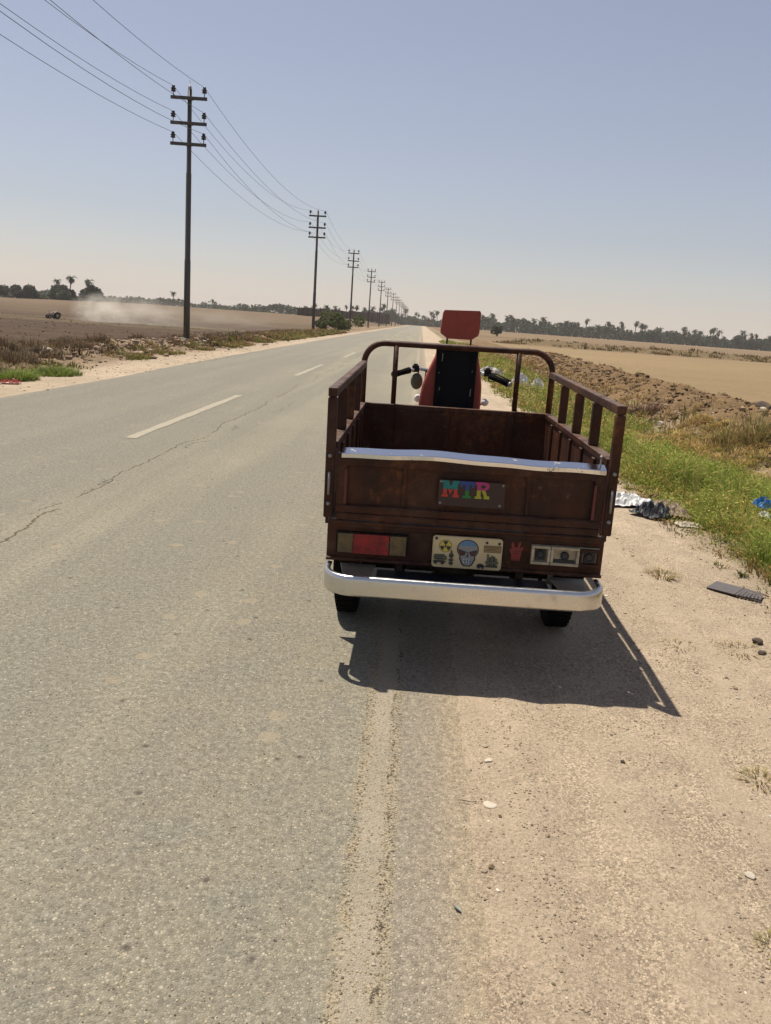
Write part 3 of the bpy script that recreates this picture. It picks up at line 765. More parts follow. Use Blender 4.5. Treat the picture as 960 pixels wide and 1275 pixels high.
tuft('green_shrub', 'bright green low bush nearer the first pole of the two by the left road edge', 'shrub', -7.2, 15.9, .5, .26, 1000, (.17, .23, .05), (.2, .2, .07), .2, 10, 'leafv', lean=(.3, .9), w0=.003)
for i, (x, y, r0, h) in enumerate([(-11.3, 17.5, .6, .6), (-12.4, 20.5, .6, .55), (-11.8, 23, .55, .6), (-13.2, 25.5, .6, .6), (-12.2, 28.5, .55, .6), (-11.5, 33, .55, .6), (-13.6, 31, .6, .6), (-8.4, 15.4, .5, .55), (-9.2, 15.6, .6, .7), (-8.9, 17.6, .55, .6), (-9.8, 17.4, .5, .55), (-10.0, 19.4, .5, .6), (-9.2, 19.6, .55, .6), (-10.4, 21.5, .5, .6), (-9.6, 22.5, .5, .55), (-10.6, 24.5, .55, .65), (-10.9, 27.2, .5, .7), (-9.9, 31, .5, .5), (-9.6, 38.5, .6, .6), (-9.4, 41.5, .6, .7), (-9.9, 45, .6, .65)]):
    tuft('dry_shrub', 'dark brown withered scrub bush on the rubble verge between the road and ploughed field', 'shrub', x, y, r0, h * .58, 460, (.125, .085, .055), (.19, .14, .08), .4, 30 + i, lean=(.15, .8), w0=.0028, group='brown scrub along the left verge')
def bush(name, label, cat, x, y, rx, h, base, seed, n=2600, leaf=.09, group=None, parent_stem=True, zoff=0):
    r = np.random.default_rng(seed)
    e = empty(name, (x, y, gz(x, y) + zoff)); tag(e, label, cat, group)
    nl = 9; cxs = r.normal(0, rx * .42, nl); cys = r.normal(0, rx * .4, nl); czs = r.uniform(.35, .78, nl) * h; rs = r.uniform(.3, .5, nl) * min(rx, h * .9)
    k = r.integers(0, nl, n); d = r.normal(size=(n, 3)); d /= np.linalg.norm(d, axis=1)[:, None]
    rad = rs[k] * r.uniform(.35, 1.08, n) ** .6
    p = np.stack([cxs[k], cys[k], czs[k]], 1) + d * rad[:, None] * np.array([1, 1, .85])
    p[:, 2] = np.clip(p[:, 2], .05, h * 1.1)
    u = r.normal(size=(n, 3)); u /= np.linalg.norm(u, axis=1)[:, None]
    w = np.cross(u, r.normal(size=(n, 3))); w /= np.linalg.norm(w, axis=1)[:, None]
    sz = leaf * r.uniform(.5, 1.4, (n, 1))
    V = np.stack([p - u * sz, p + w * sz * .5, p + u * sz, p - w * sz * .5], 1).reshape(-1, 3)
    F = (np.arange(n) * 4)[:, None] + np.arange(4)[None]
    c = np.array(base)[None] * (1 + .35 * r.uniform(-1, 1, (n, 1))) * (1 + .25 * (r.uniform(-1, 1, nl)[k])[:, None])
    np_mesh('crown', V, F, M['leafv'], np.repeat(c, 4, axis=0), parent=e)
    st = MB()
    for i in range(nl): st.tube([(0, 0, -.05), (cxs[i] * .5, cys[i] * .5, czs[i] * .45), (cxs[i], cys[i], czs[i])], [rx * .04, rx * .028, rx * .012], 6)
    st.build('trunk', M['trunk'], e)
    return e
bush('green_shrub', 'rounded green bush at the left road edge beside the third pole', 'bush', -8.9, 92, 2.0, 2.0, (.085, .105, .03), 3, leaf=.16)
bush('green_shrub', 'low dark green bush next to the foot of the second pole', 'bush', -9.3, 79, .9, .9, (.09, .10, .035), 4, 900, .12)
bush('green_shrub', 'small dark bush alone on the far right field near the palms', 'bush', 17.5, 190, 1.5, 2.6, (.05, .062, .025), 5, 900, .25)

# ------------------------------------------------------------------ palms and far trees
def palm(seed, h, cr):
    r = np.random.default_rng(seed)
    e = empty('palm_tree')
    t = MB(); bx, by = r.normal(0, .55, 2)
    t.tube([(0, 0, -.3), (bx * .4, by * .4, h * .4), (bx, by, h)], [.28, .22, .2], 7)
    t.build('trunk', M['trunk'], e)
    Vs, Fs, Cs = [], [], []; o = 0
    for i in range(int(r.integers(36, 52))):
        a = r.uniform(0, 6.283); el = r.uniform(-1.15, 1.25); L = cr * r.uniform(.75, 1.1)
        d = np.array([math.cos(a), math.sin(a), 0]); s = np.array([-math.sin(a), math.cos(a), 0])
        pts = []; p = np.array([bx, by, h]); ang = el
        for j in range(5):
            pts.append(p.copy()); p = p + (d * math.cos(ang) + np.array([0, 0, 1]) * math.sin(ang)) * L / 4; ang -= .42
        ws = np.array([.1, .45, .5, .38, .05]) * cr / 2.6
        tw = r.uniform(-.5, .5)
        for j in range(5):
            sd = s * math.cos(tw) + np.array([0, 0, 1]) * math.sin(tw)
            Vs += [pts[j] - sd * ws[j] * .5 - np.array([0, 0, .12]), pts[j] + sd * ws[j] * .5 - np.array([0, 0, .12])]
        for j in range(4):
            q = o + 2 * j; Fs.append((q, q + 1, q + 3, q + 2))
        o += 10
        col = np.array((.042, .060, .034) if el > -.25 else (.085, .07, .04)) * r.uniform(.7, 1.35)
        Cs += [col] * 10
    np_mesh('crown', np.array(Vs), np.array(Fs), M['leafv'], np.array(Cs), parent=e)
    return e
palms = [palm(200 + i, hh, cr) for i, (hh, cr) in enumerate([(8.6, 2.7), (7.2, 2.5), (9.8, 2.8), (6.4, 2.6), (8.0, 2.9), (5.4, 2.4)])]
used = set()
def put_palm(v, x, y, s, label, group):
    p = palms[v]
    if v in used: p = copy_tree(p)
    used.add(v)
    p.location = (x, y, gz(x, y)); p.scale = (s, s, s); p.rotation_euler = (0, 0, random.uniform(0, 6.28))
    tag(p, label, 'palm tree', group)
random.seed(11)
LBR = 'date palm in the dark grove along the far edge of the right field'
LBC = 'date palm in the grove around the far end of the road'
LBL = 'date palm rising above the hazy tree line beyond the left field'
for i in range(110):
    x = 30 + 190 * (i + random.uniform(-.6, .6)) / 110; y = 455 + random.uniform(-16, 14)
    put_palm(random.randrange(6), x, y, random.uniform(.68, 1.02), LBR, 'palms of the right grove')
for i in range(30):
    x = -28 + 60 * (i + random.uniform(-.4, .4)) / 30; y = 520 + random.uniform(-25, 25)
    if -8 < x < 3: y += 120
    put_palm(random.randrange(6), x, y, random.uniform(.65, 1.0), LBC, 'palms at the end of the road')
for i in range(16):
    x = -178 + 120 * (i + random.uniform(-.4, .4)) / 16; y = 420 + random.uniform(-16, 16)
    put_palm(random.randrange(6), x, y, random.uniform(.38, .6), LBL, 'palms of the left tree line')
for i in range(11):
    x = -46 + 30 * (i + random.uniform(-.4, .4)) / 11; y = 318 + random.uniform(-8, 8)
    put_palm(random.randrange(6), x, y, random.uniform(.42, .66), 'date palm standing behind the long dark mud brick wall', 'palms behind the mud brick wall')
for lb, x, y, s in (('tallest palm poking out of the tree clump at the far left', -116, 268, .80), ('second palm beside the tallest one in the clump at the far left', -111, 270, .74), ('shorter left palm of the three in the clump at the far left', -122, 272, .68),
                    ('lone palm just right of the far left tree clump', -107.5, 262, .62), ('small hazy lone palm above the dust trail', -100, 330, .62)):
    put_palm(2, x, y, s, lb, None)
def mass(name, pts_fn, n, base, leaf, seed, trans='leafv'):
    r = np.random.default_rng(seed); p = pts_fn(r, n)
    u = r.normal(size=(n, 3)); u /= np.linalg.norm(u, axis=1)[:, None]
    w = np.cross(u, r.normal(size=(n, 3))); w /= np.linalg.norm(w, axis=1)[:, None]
    sz = leaf * r.uniform(.5, 1.4, (n, 1))
    V = np.stack([p - u * sz, p + w * sz * .6, p + u * sz, p - w * sz * .6], 1).reshape(-1, 3)
    F = (np.arange(n) * 4)[:, None] + np.arange(4)[None]
    c = np.array(base)[None] * (1 + .4 * r.uniform(-1, 1, (n, 1)))
    return tag(np_mesh(name, V, F, M[trans], np.repeat(c, 4, axis=0)), kind='stuff')
def line_fn(x0, x1, yc, dy, h0, hs, fz=.08, sd=5):
    def f(r, n):
        x = r.uniform(x0, x1, n); y = yc + r.uniform(-dy, dy, n)
        top = h0 + hs * (fbm(x * fz, y * .02, sd, 3) - .3)
        z = height(x, y) + np.clip(top, .6, 99) * r.uniform(0, 1, n) ** .8
        return np.stack([x, y, z], 1)
    return f
mass('treeline', line_fn(27, 360, 466, 16, 4.0, 8, .16, 5), 30000, (.040, .056, .030), .75, 61)
mass('treeline', line_fn(-40, 40, 560, 20, 3.4, 7.5, .14, 6), 9000, (.045, .055, .032), .8, 62)
mass('treeline', line_fn(-420, -45, 432, 18, 2.2, 6.5, .09, 7), 24000, (.06, .07, .04), .7, 63)
mass('treeline', line_fn(-300, -106, 285, 6, 1.2, 2.2, .1, 8), 9000, (.06, .062, .03), .5, 64)
bush('broad_tree', 'broad dense dark green tree right of the palms in the far left clump', 'tree', -107.5, 266, 4.6, 5.6, (.05, .062, .035), 71, 5200, .42)
bush('broad_tree', 'dense green tree under the palms in the middle of the far left clump', 'tree', -118, 268, 5.0, 5.2, (.05, .064, .036), 72, 4600, .42)
bush('broad_tree', 'low wide dark tree at the left frame edge in the far left clump', 'tree', -130, 268, 6.0, 4.4, (.046, .058, .034), 73, 4600, .42)
bush('broad_tree', 'broad low tree filling the gap left of the small palm in the clump', 'tree', -142, 270, 6.0, 4.6, (.046, .058, .034), 74, 3600, .42)
for i, (x, y, rx, h) in enumerate([(150, 458, 4, 7), (171, 450, 4.5, 7.5), (181, 452, 4, 6.5), (197, 447, 6, 6.5), (128, 455, 4, 7.5), (212, 450, 5, 7)]):
    bush('broad_tree', 'rounded broad tree among the palms of the right grove', 'tree', x, y, rx, h, (.043, .054, .032), 80 + i, 1700, .55, 'broad trees of the right grove')

# mud-brick wall and building on the left
w = empty('mud_brick_wall', (-31, 205, gz(-31, 205))); tag(w, 'long dark mud brick boundary wall in front of palms beyond the left field', 'wall')
mb = MB(); p0 = Vector((0, 0, 0)); p1 = Vector((17.3, 95, .3)); n = 26
for i in range(n):
    a = p0.lerp(p1, i / n); b = p0.lerp(p1, (i + 1) / n - .004)
    hh = 1.9 + .2 * random.uniform(-1, 1) + .6 * i / n
    mb.bar(a + Vector((0, 0, hh / 2 - .4)), b + Vector((0, 0, hh / 2 - .4)), .4, hh + .8)
mb.build('wall_panel', M['mudbrick'], w)
mb = MB()
for i in range(1, n, 2):
    a = p0.lerp(p1, i / n)
    mb.box((a.x, a.y - .1, .6), (.7, .8, 2.6))
mb.build('buttress', M['mudbrick'], w)
hs = empty('mud_brick_house', (-16.5, 312, gz(-16.5, 312))); tag(hs, 'flat roofed dark mud brick building at the far end of the long wall', 'building')
mb = MB(); mb.box((0, 0, 1.5), (9, 7, 3.4)); mb.build('wall', M['mudbrick'], hs, .05)
mb = MB(); mb.box((0, 0, 3.33), (9.6, 7.6, .25)); mb.build('roof', M['mudbrick'], hs, .03)
mb = MB(); mb.box((-1.5, -3.53, 1.1), (1.2, .1, 2.2)); mb.build('door', M['blackm'], hs)

# ------------------------------------------------------------------ utility poles and cables
ORD = ['nearest', 'second', 'third', 'fourth', 'fifth', 'sixth', 'seventh', 'eighth', 'ninth', 'tenth', 'eleventh', 'twelfth', 'thirteenth', 'fourteenth']
POLES = [(-10.25, 35.7)] + [(-9.62 + .02 * i, 73.2 + 37.4 * i) for i in range(13)]
TOP = 10.15; ARMS = (9.78, 8.82, 8.02); AX = .60
pole = empty('utility_pole')
mb = MB(); mb.tube([(0, 0, -.6), (0, 0, 3.4), (0, 0, 3.42), (0, 0, 6.9), (0, 0, 6.92), (0, 0, TOP)], [.14, .13, .118, .11, .098, .085], 14); mb.build('shaft', M['polegrey'], pole)
mb = MB(); mb.lathe([(.0, .34), (.012, .33), (.02, .12), (.07, .1), (.075, 0)], (0, 0, TOP + .002), seg=10); mb.build('top_cap', M['steel'], pole)
for za in ARMS:
    mb = MB(); mb.box((0, -.14, za), (1.50, .085, .125)); mb.box((0, -.02, za), (.26, .26, .07)); arm = mb.build('crossarm', M['polegrey'], pole, .008)
    for s in (-1, 1):
        mb = MB(); mb.lathe([(0, .4), (.05, .395), (.07, .36), (.06, .31), (.10, .29), (.105, .25), (.06, .235), (.10, .2), (.10, .165), (.045, .15), (.018, .14), (.018, .0)], (s * .64, -.14, za + .055), seg=12)
        mb.build('insulator', M['insul'], arm)
mb = MB(); mb.box((0, 0, -.08), (.62, .62, .42)); mb.build('footing', M['concrete'], pole, .03)
poles = []
for i, (x, y) in enumerate(POLES):
    p = pole if i == 0 else copy_tree(pole)
    p.location = (x, y, gz(x, y) if i else .02)
    p.rotation_euler = (R(random.uniform(-.3, .3)) if i else 0, R(random.uniform(-.5, .5)) if i else 0, R(random.uniform(-2, 2)))
    lb = 'tall dark steel power pole with three crossarms nearest the camera, standing on the rubble verge' if i == 0 else 'dark steel power pole with three crossarms, %s along the left roadside from the nearest' % ORD[i]
    tag(p, lb, 'utility pole', 'power poles along the left roadside'); poles.append(p)
pts_all = [(-9.9, -1.9, .05)] + [tuple(p.location) for p in poles]
for ai, za in enumerate(ARMS):
    for s in (-1, 1):
        mb = MB()
        pts = []
        for i in range(len(pts_all) - 1):
            a = Vector(pts_all[i]) + Vector((s * .64, -.14, za + .43)); b = Vector(pts_all[i + 1]) + Vector((s * .64, -.14, za + .43))
            sag = .95 + .12 * ((ai * 2 + s) % 3)
            m = 18 if i < 5 else 8
            for j in range(m):
                t = j / m; q = a.lerp(b, t); q.z -= 4 * sag * t * (1 - t); pts.append(q)
        mb.tube(pts, .0085, 5)
        tag(mb.build('power_cable', M['cable']), 'overhead power cable carried on the %s end of the %s crossarms' % ('road side' if s > 0 else 'field side', ('top', 'middle', 'bottom')[ai]), 'cable', 'power cables between the poles')

# ------------------------------------------------------------------ tractor, driver and dust on the left field
tx, ty = -41.2, 91
tr = empty('tractor', (tx, ty, gz(tx, ty)), R(48)); tr.scale = (.62,) * 3; tag(tr, 'small pale tractor ploughing the left field ahead of its dust trail', 'tractor')
# local: +x rear, -x front
mb = MB(); mb.box((-.62, 0, .78), (1.0, .42, .42)); mb.box((-1.13, 0, .76), (.04, .38, .36)); mb.build('hood', M['tractor'], tr, .04)
mb = MB(); mb.box((-.1, 0, .52), (1.7, .26, .22)); mb.box((.35, 0, .62), (.5, .34, .3)); mb.build('chassis', M['blackm'], tr, .02)
def wheel_mb(cx, cy, cz, r0, wd, m0=0):
    t = MB(); h = wd / 2
    t.lathe([(r0 * .58, -h), (r0 * .9, -h), (r0 * .99, -h * .6), (r0, 0), (r0 * .99, h * .6), (r0 * .9, h), (r0 * .58, h), (r0 * .58, -h)], (cx, cy, cz), 'Y', 28)
    return t
def rim_mb(cx, cy, cz, r0, wd):
    t = MB(); h = wd / 2
    t.lathe([(0, -h * .5), (r0 * .3, -h * .55), (r0 * .34, -h * .2), (r0 * .56, -h * .3), (r0 * .6, -h * .9), (r0 * .6, h * .9), (r0 * .56, h * .3), (r0 * .34, h * .2), (r0 * .3, h * .55), (0, h * .5)], (cx, cy, cz), 'Y', 20)
    return t
for (cx, cy, rr, wd) in ((.45, .55, .58, .3), (.45, -.55, .58, .3), (-.95, .5, .33, .18), (-.95, -.5, .33, .18)):
    wheel_mb(cx, cy, rr, rr, wd).build('wheel', M['rubber'], tr); 
    o = COL.objects[-1]
    rim_mb(cx, cy, rr, rr, wd).build('rim', M['tractor'], o)
for sy in (-1, 1):
    mb = MB(); pts = [(.45 + .7 * math.cos(a), sy * .55, .58 + .68 * math.sin(a)) for a in np.linspace(.3, 2.4, 8)]
    for a, b in zip(pts[:-1], pts[1:]): mb.bar(a, b, .34, .03)
    mb.build('mudguard', M['tractor'], tr)
mb = MB(); mb.tube([(-.25, 0, .95), (-.12, 0, 1.2)], .02, 6); mb.lathe([(.17, -.012), (.19, 0), (.17, .012), (.15, 0), (.17, -.012)], (-.1, 0, 1.21), 'Z', 16); mb.build('steering_wheel', M['blackm'], tr)
mb = MB(); mb.box((.42, 0, .86), (.42, .44, .1)); mb.box((.64, 0, 1.05), (.07, .42, .34), rot=(0, .2, 0)); mb.build('seat', M['blackvin'], tr, .03)
mb = MB(); mb.tube([(-.75, .1, .95), (-.75, .1, 1.45)], .03, 8); mb.build('exhaust_pipe', M['blackm'], tr)

def skin_body(name, verts, edges, radii, mat, root=0, sub=2):
    me = bpy.data.meshes.new(name); me.from_pydata(verts, edges, []); me.update()
    o = bpy.data.objects.new(name, me); COL.objects.link(o)
    bpy.context.view_layer.objects.active = o
    sk = o.modifiers.new('skin', 'SKIN'); sk.use_smooth_shade = True
    lay = me.skin_vertices[0].data if me.skin_vertices else None
    if lay is None:
        bm = bmesh.new(); bm.from_mesh(me); bm.verts.layers.skin.verify(); bm.to_mesh(me); bm.free(); lay = me.skin_vertices[0].data
    for i, r_ in enumerate(radii): lay[i].radius = (r_, r_) if not hasattr(r_, '__len__') else r_
    lay[root].use_root = True
    sb = o.modifiers.new('sub', 'SUBSURF'); sb.levels = sub; sb.render_levels = sub
    me.materials.append(mat)
    return o
# driver, seated: pelvis, chest, neck, head, arms to the wheel, legs to the footplate
dv = [(.4, 0, .98), (.42, 0, 1.2), (.4, 0, 1.42), (.37, 0, 1.54), (.35, 0, 1.66), (.36, 0, 1.76),
      (.4, .2, 1.42), (.26, .27, 1.2), (.02, .16, 1.22), (.4, -.2, 1.42), (.26, -.27, 1.2), (.02, -.16, 1.22),
      (.36, .1, .96), (-.02, .16, .98), (-.06, .16, .58), (-.16, .16, .54), (.36, -.1, .96), (-.02, -.16, .98), (-.06, -.16, .58), (-.16, -.16, .54)]
de = [(0,1),(1,2),(2,3),(3,4),(4,5),(2,6),(6,7),(7,8),(2,9),(9,10),(10,11),(0,12),(12,13),(13,14),(14,15),(0,16),(16,17),(17,18),(18,19)]
dr = [.15,.15,.17,.06,.1,.09,.07,.05,.035,.07,.05,.035,.09,.07,.05,.04,.09,.07,.05,.04]
d = skin_body('person', dv, de, dr, M['cloth'], 0)
d.location = tr.location; d.scale = tr.scale; d.rotation_euler = tr.rotation_euler
tag(d, 'person in pale clothes sitting at the wheel of the tractor', 'person')

def mat_volume(name, density, col, noise=True):
    t = NT(name); t.t.nodes.remove(t.b)
    pv = t.n('ShaderNodeVolumePrincipled', {'Color': col, 'Anisotropy': 0.0})
    if noise:
        P = t.pos()
        n1 = t.noise(P, 2.8, 5, .65)
        l = t.n('ShaderNodeVectorMath', {0: P}, operation='LENGTH').outputs['Value']
        sx = t.n('ShaderNodeSeparateXYZ', {0: P})
        fall = t.math('SUBTRACT', 1, t.sst(.25, 1.0, l))
        d_ = t.math('MULTIPLY', fall, t.math('MULTIPLY', t.sst(.36, .68, n1), density))
        t.set(pv.inputs['Density'], d_)
    else:
        pv.inputs['Density'].default_value = density
    t.t.links.new(pv.outputs[0], t.out.inputs['Volume'])
    return t.mat
def dust(x, y, z, sx, sy, sz, dens, rz=0):
    mb = MB(); mb.ell((0, 0, 0), (1, 1, 1), 0, 20, 12)
    o = mb.build('dust_cloud', mat_volume('raised_dust', dens, (.965, .90, .79)))
    o.location = (x, y, z); o.scale = (sx, sy, sz); o.rotation_euler = (0, 0, rz)
    tag(o, kind='stuff'); return o
dust(-36.3, 92.5, .1, 4.0, 3, 2.6, .8)
dust(-33.0, 94, .2, 6.5, 4, 3.3, .26, .1)
dust(-26, 98, .0, 12, 7, 2.6, .05, .2)

# ------------------------------------------------------------------ litter
def crumple(name, label, cat, x, y, sx, sy, sz, mat, seed, rz=0, n=22):
    r = np.random.default_rng(seed)
    u, v = np.meshgrid(np.linspace(-1, 1, n), np.linspace(-1, 1, n))
    ed = 1 + .35 * (fbm(u * 1.7 + seed, v * 1.7, seed) - .5)
    xx = u * sx * ed; yy = v * sy * ed
    rid = np.abs(fbm(u * 2.2 + 3 * seed, v * 2.2, seed + 1) - .5) * 2
    zz = sz * (1 - rid) ** 3 * (1 - .8 * np.maximum(np.abs(u), np.abs(v)) ** 3) + .25 * sz * fbm(u * 5, v * 5, seed + 2)
    c, s_ = math.cos(rz), math.sin(rz)
    wx, wy = x + xx * c - yy * s_, y + xx * s_ + yy * c
    V = np.stack([wx - x, wy - y, zz + height(wx, wy) - gz(x, y) + .004], -1).reshape(-1, 3)
    i_ = np.arange(n * n).reshape(n, n)
    F = np.stack([i_[:-1, :-1], i_[:-1, 1:], i_[1:, 1:], i_[1:, :-1]], -1).reshape(-1, 4)
    o = np_mesh(name, V, F, mat, smooth=False); o.location = (x, y, gz(x, y))
    m_ = o.modifiers.new('thick', 'SOLIDIFY'); m_.thickness = .003; m_.offset = 1
    return tag(o, label, cat)
crumple('paper_sheet', 'crumpled white sheet lying in the litter beside the right rear post', 'paper', 2.0, 7.35, .24, .18, .09, M['white'], 3, .3)
crumple('plastic_bag', 'torn black plastic bag in the litter on the shoulder', 'bag', 2.16, 6.95, .17, .14, .11, M['blackbag'], 5, .8)
crumple('cardboard_piece', 'brown bent piece of card leaning in the litter by the black bag', 'card', 2.34, 7.05, .10, .17, .10, M['card'], 7, .2)
crumple('paper_scrap', 'pale flat paper scrap at the near edge of the litter', 'paper', 2.37, 6.62, .12, .07, .03, M['stone'], 9, .1)
crumple('cardboard_piece', 'thin tan card strip lying behind the litter against the grass', 'card', 2.45, 7.5, .20, .06, .04, M['card'], 11, .4)
crumple('plastic_bag', 'blue plastic bag caught in the yellow grass at the right edge', 'bag', 3.17, 7.15, .075, .06, .11, M['bagblue'], 13, .5).location.z += .15
crumple('paper_scrap', 'white scrap right under the blue bag in the yellow grass', 'paper', 3.13, 6.98, .06, .05, .06, M['white'], 15, .9).location.z += .10
crumple('plastic_bag', 'white plastic bag in the green grass seen inside the front hoop', 'bag', 2.85, 22.5, .22, .18, .36, M['white'], 17, .5)
crumple('plastic_bag', 'second white plastic bag right beside the first inside the front hoop', 'bag', 3.3, 22.3, .2, .18, .33, M['white'], 19, 1.5)
crumple('plastic_sheet', 'long pale torn sheet on the grass just right of the handlebar', 'plastic', 2.15, 25.5, .6, .3, .3, M['cloth'], 21, .2)
crumple('plastic_scrap', 'red scrap at the foot of the bright green bush on the left', 'litter', -6.95, 13.6, .16, .12, .08, M['red'], 23, .2)
# grey slatted panel lying on the dirt
e = empty('slatted_mat', (2.08, 4.83, gz(2.08, 4.83) + .012), R(-38)); tag(e, 'flat grey slatted plastic mat lying on the dirt near the grass', 'plastic mat')
mb = MB(); mb.box((-.07, 0, .004), (.17, .19, .008)); mb.build('sheet', M['greyslat'], e, .002)
for i in range(7): 
    mb = MB(); mb.box((.026 + i * .019, 0, .004 + .0015 * (i % 2)), (.0155, .19 - .008 * i, .007), rot=(0, .12, .03 * i)); mb.build('slat', M['greyslat'], e)
mb = MB(); mb.box((.09, .082, -.003), (.16, .006, .006)); mb.box((.09, -.078, -.003), (.16, .006, .006)); mb.build('edge_strip', M['greyslat'], e)

# stones one can point at
stone(1.865, 3.98, .030, M['darkstone'], 'largest dark clod on the dirt, next to the thin pale tuft', .7, 3)
stone(1.83, 3.83, .020, M['darkstone'], 'small dark clod right below the largest clod by the pale tuft', .8, 4)
stone(1.075, 2.07, .0155, M['stone'], 'grey stone alone on the dirt near the right edge, low in the picture', .6, 5)
stone(.345, 2.33, .022, M['stone'], 'whitish flat stone embedded in the dirt near the asphalt, lower of two', .25, 6)
stone(.36, 2.60, .018, M['stone'], 'whitish flat stone embedded in the dirt near the asphalt, upper of two', .25, 7)
stone(1.30, 5.55, .022, M['brownstone'], 'brown stone on the shoulder right of the tricycle below the litter', .7, 8)
stone(.85, 2.65, 0.010, M['darkstone'], 'small dark pebble in the middle of the dirt shoulder', .8, 12)
stone(6.15, 14.6, .15, M['darkstone'], 'big dark boulder on the crest of the spoil bank', .75, 9)
for i, (x, y, s) in enumerate([(6.0, 14.2, .075), (6.3, 14.6, .07), (6.45, 14.4, .08), (6.6, 14.35, .07), (5.55, 13.3, .08), (5.35, 13.0, .11), (5.6, 12.7, .07), (4.4, 14.6, .08), (5.15, 12.4, .06)]):
    stone(x, y, s, M['stone'], 'pale rubble stone on the brown spoil bank right of the grass', .7, 20 + i, i, 'pale stones on the spoil bank')
stone(-10.0, 21.6, .16, M['stone'], 'white stone among the brown scrub on the left verge', .75, 40)
for i in range(12):
    stone(-9.3 - random.uniform(0, 1.4), 26 + random.uniform(0, 8), random.uniform(.06, .13), M['brownstone'] if i % 3 else M['stone'], 'rubble block on the low heap left of the nearest pole', .6, 50 + i, i, 'rubble left of the nearest pole')
# leaf and twig
mb = MB(); mb.add([(-.016, 0, 0), (0, -.006, .003), (.016, 0, .002), (0, .006, .003)], [(0, 1, 2, 3)]); o = mb.build('leaf', M['olive']); o.location = (.218, 1.834, .006); o.rotation_euler = (0, 0, 2.3)
m_ = o.modifiers.new('thick', 'SOLIDIFY'); m_.thickness = .0015
tag(o, 'single dark leaf on the asphalt strip beside the dirt', 'leaf')
mb = MB(); mb.tube([(-.03, .004, .004), (-.005, 0, .006), (.015, -.003, .005), (.03, .003, .003)], .0014, 5); o = mb.build('twig', M['trunk']); o.location = (.27, 2.33, .004)
tag(o, 'thin dry twig lying across the edge of the asphalt', 'twig')

# ------------------------------------------------------------------ cargo tricycle
T = empty('cargo_tricycle', (.272, 3.4, .0)); T.rotation_euler = (0, R(-.7), 0)
tag(T, 'rusty brown cargo tricycle with open bed and red headrest parked on the road edge', 'tricycle')
HW = .607; L = 1.86; ru = M['rust']
def B(mb, name, mats=None, parent=T, bevel=.004): return mb.build(name, mats or ru, parent, bevel)
# bed floor
mb = MB(); mb.box((0, L / 2, .625), (1.19, L - .03, .03))
for i in range(6): mb.box((0, .2 + i * .3, .595), (1.15, .05, .03))
B(mb, 'bed_floor')
# side panels with pressed ribs and a top ledge
for s in (-1, 1):
    mb = MB()
    mb.box((s * .598, L / 2 + .02, .80), (.016, L - .08, .33))
    mb.box((s * .607, L / 2 + .02, .969), (.05, L - .085, .03))
    mb.box((s * .604, L / 2 + .02, .63), (.04, L - .085, .034))
    for yy in (.32, .62, .93, 1.24, 1.55): mb.box((s * .585, yy, .795), (.016, .05, .305))
    sp = B(mb, 'side_panel')
    mb = MB()
    mb.bar((s * HW, .002, 1.2), (s * HW, L + .02, 1.232), .04, .04)
    mb.bar((s * HW, .021, .655), (s * HW, .021, 1.178), .04, .042)
    for yy in (.47, .91, 1.36): mb.bar((s * HW, yy, .984), (s * HW, yy, 1.181 + .0165 * yy), .046, .036)
    B(mb, 'side_rail', bevel=.006)
    # bolts and hinge knuckles on the posts
    for zz in (.93, .72):
        mb = MB(); mb.lathe([(0, -.012), (.008, -.011), (.009, 0)], (s * .607, -.0005, zz), 'Y', 10); mb.build('bolt', M['steel'], T)
    mb = MB(); mb.tube([(s * .607, -.006, .76), (s * .607, -.006, .86)], .006, 8); mb.build('hinge_pin', M['steel'], T)
# front wall with ribs
mb = MB(); mb.box((0, L - .005, .80), (1.215, .016, .35)); mb.box((0, L - .002, .968), (1.24, .04, .032))
for xx in (-.36, 0, .36): mb.box((xx, L - .02, .80), (.05, .015, .3))
B(mb, 'front_panel')
# front hoop
pts = [(-.607, L + .015, .975)]
hw, ht, rr = .607, 1.368, .13
pts += [(-hw, L + .015, ht - rr)]
pts += [(-hw + rr - rr * math.cos(a), L + .015, ht - rr + rr * math.sin(a)) for a in np.linspace(.15, math.pi / 2, 8)]
pts += [(hw - rr + rr * math.sin(a), L + .015, ht - rr + rr * math.cos(a)) for a in np.linspace(0, math.pi / 2, 9)]
pts += [(hw, L + .015, .975)]
mb = MB(); mb.tube(pts, .0195, 12)
for xx in (-.405, .385): mb.tube([(xx, L + .015, .98), (xx, L + .015, ht)], .017, 10)
B(mb, 'front_hoop', bevel=0)
# tailgate: frame, recessed panel, fold
mb = MB()
zt, zb = .944, .655
mb.box((0, .026, (zt + zb) / 2), (1.15, .014, zt - zb))                # sheet
mb.box((0, .012, .918), (1.15, .03, .05)); mb.box((0, .012, .70), (1.15, .03, .034))
for s in (-1, 1): mb.box((s * .553, .0125, .81), (.044, .029, .185))
for xx in (-.28, .255): mb.box((xx, .0165, .81), (.022, .010, .185))
mb.bar((-.57, .004, .668), (.57, .004, .668), .024, .028)
tg = B(mb, 'tailgate', bevel=.005)
for s in (-1, 1):
    mb = MB(); mb.box((s * .535, -.004, .80), (.012, .004, .15)); mb.build('red_edge', M['darkred'], tg)
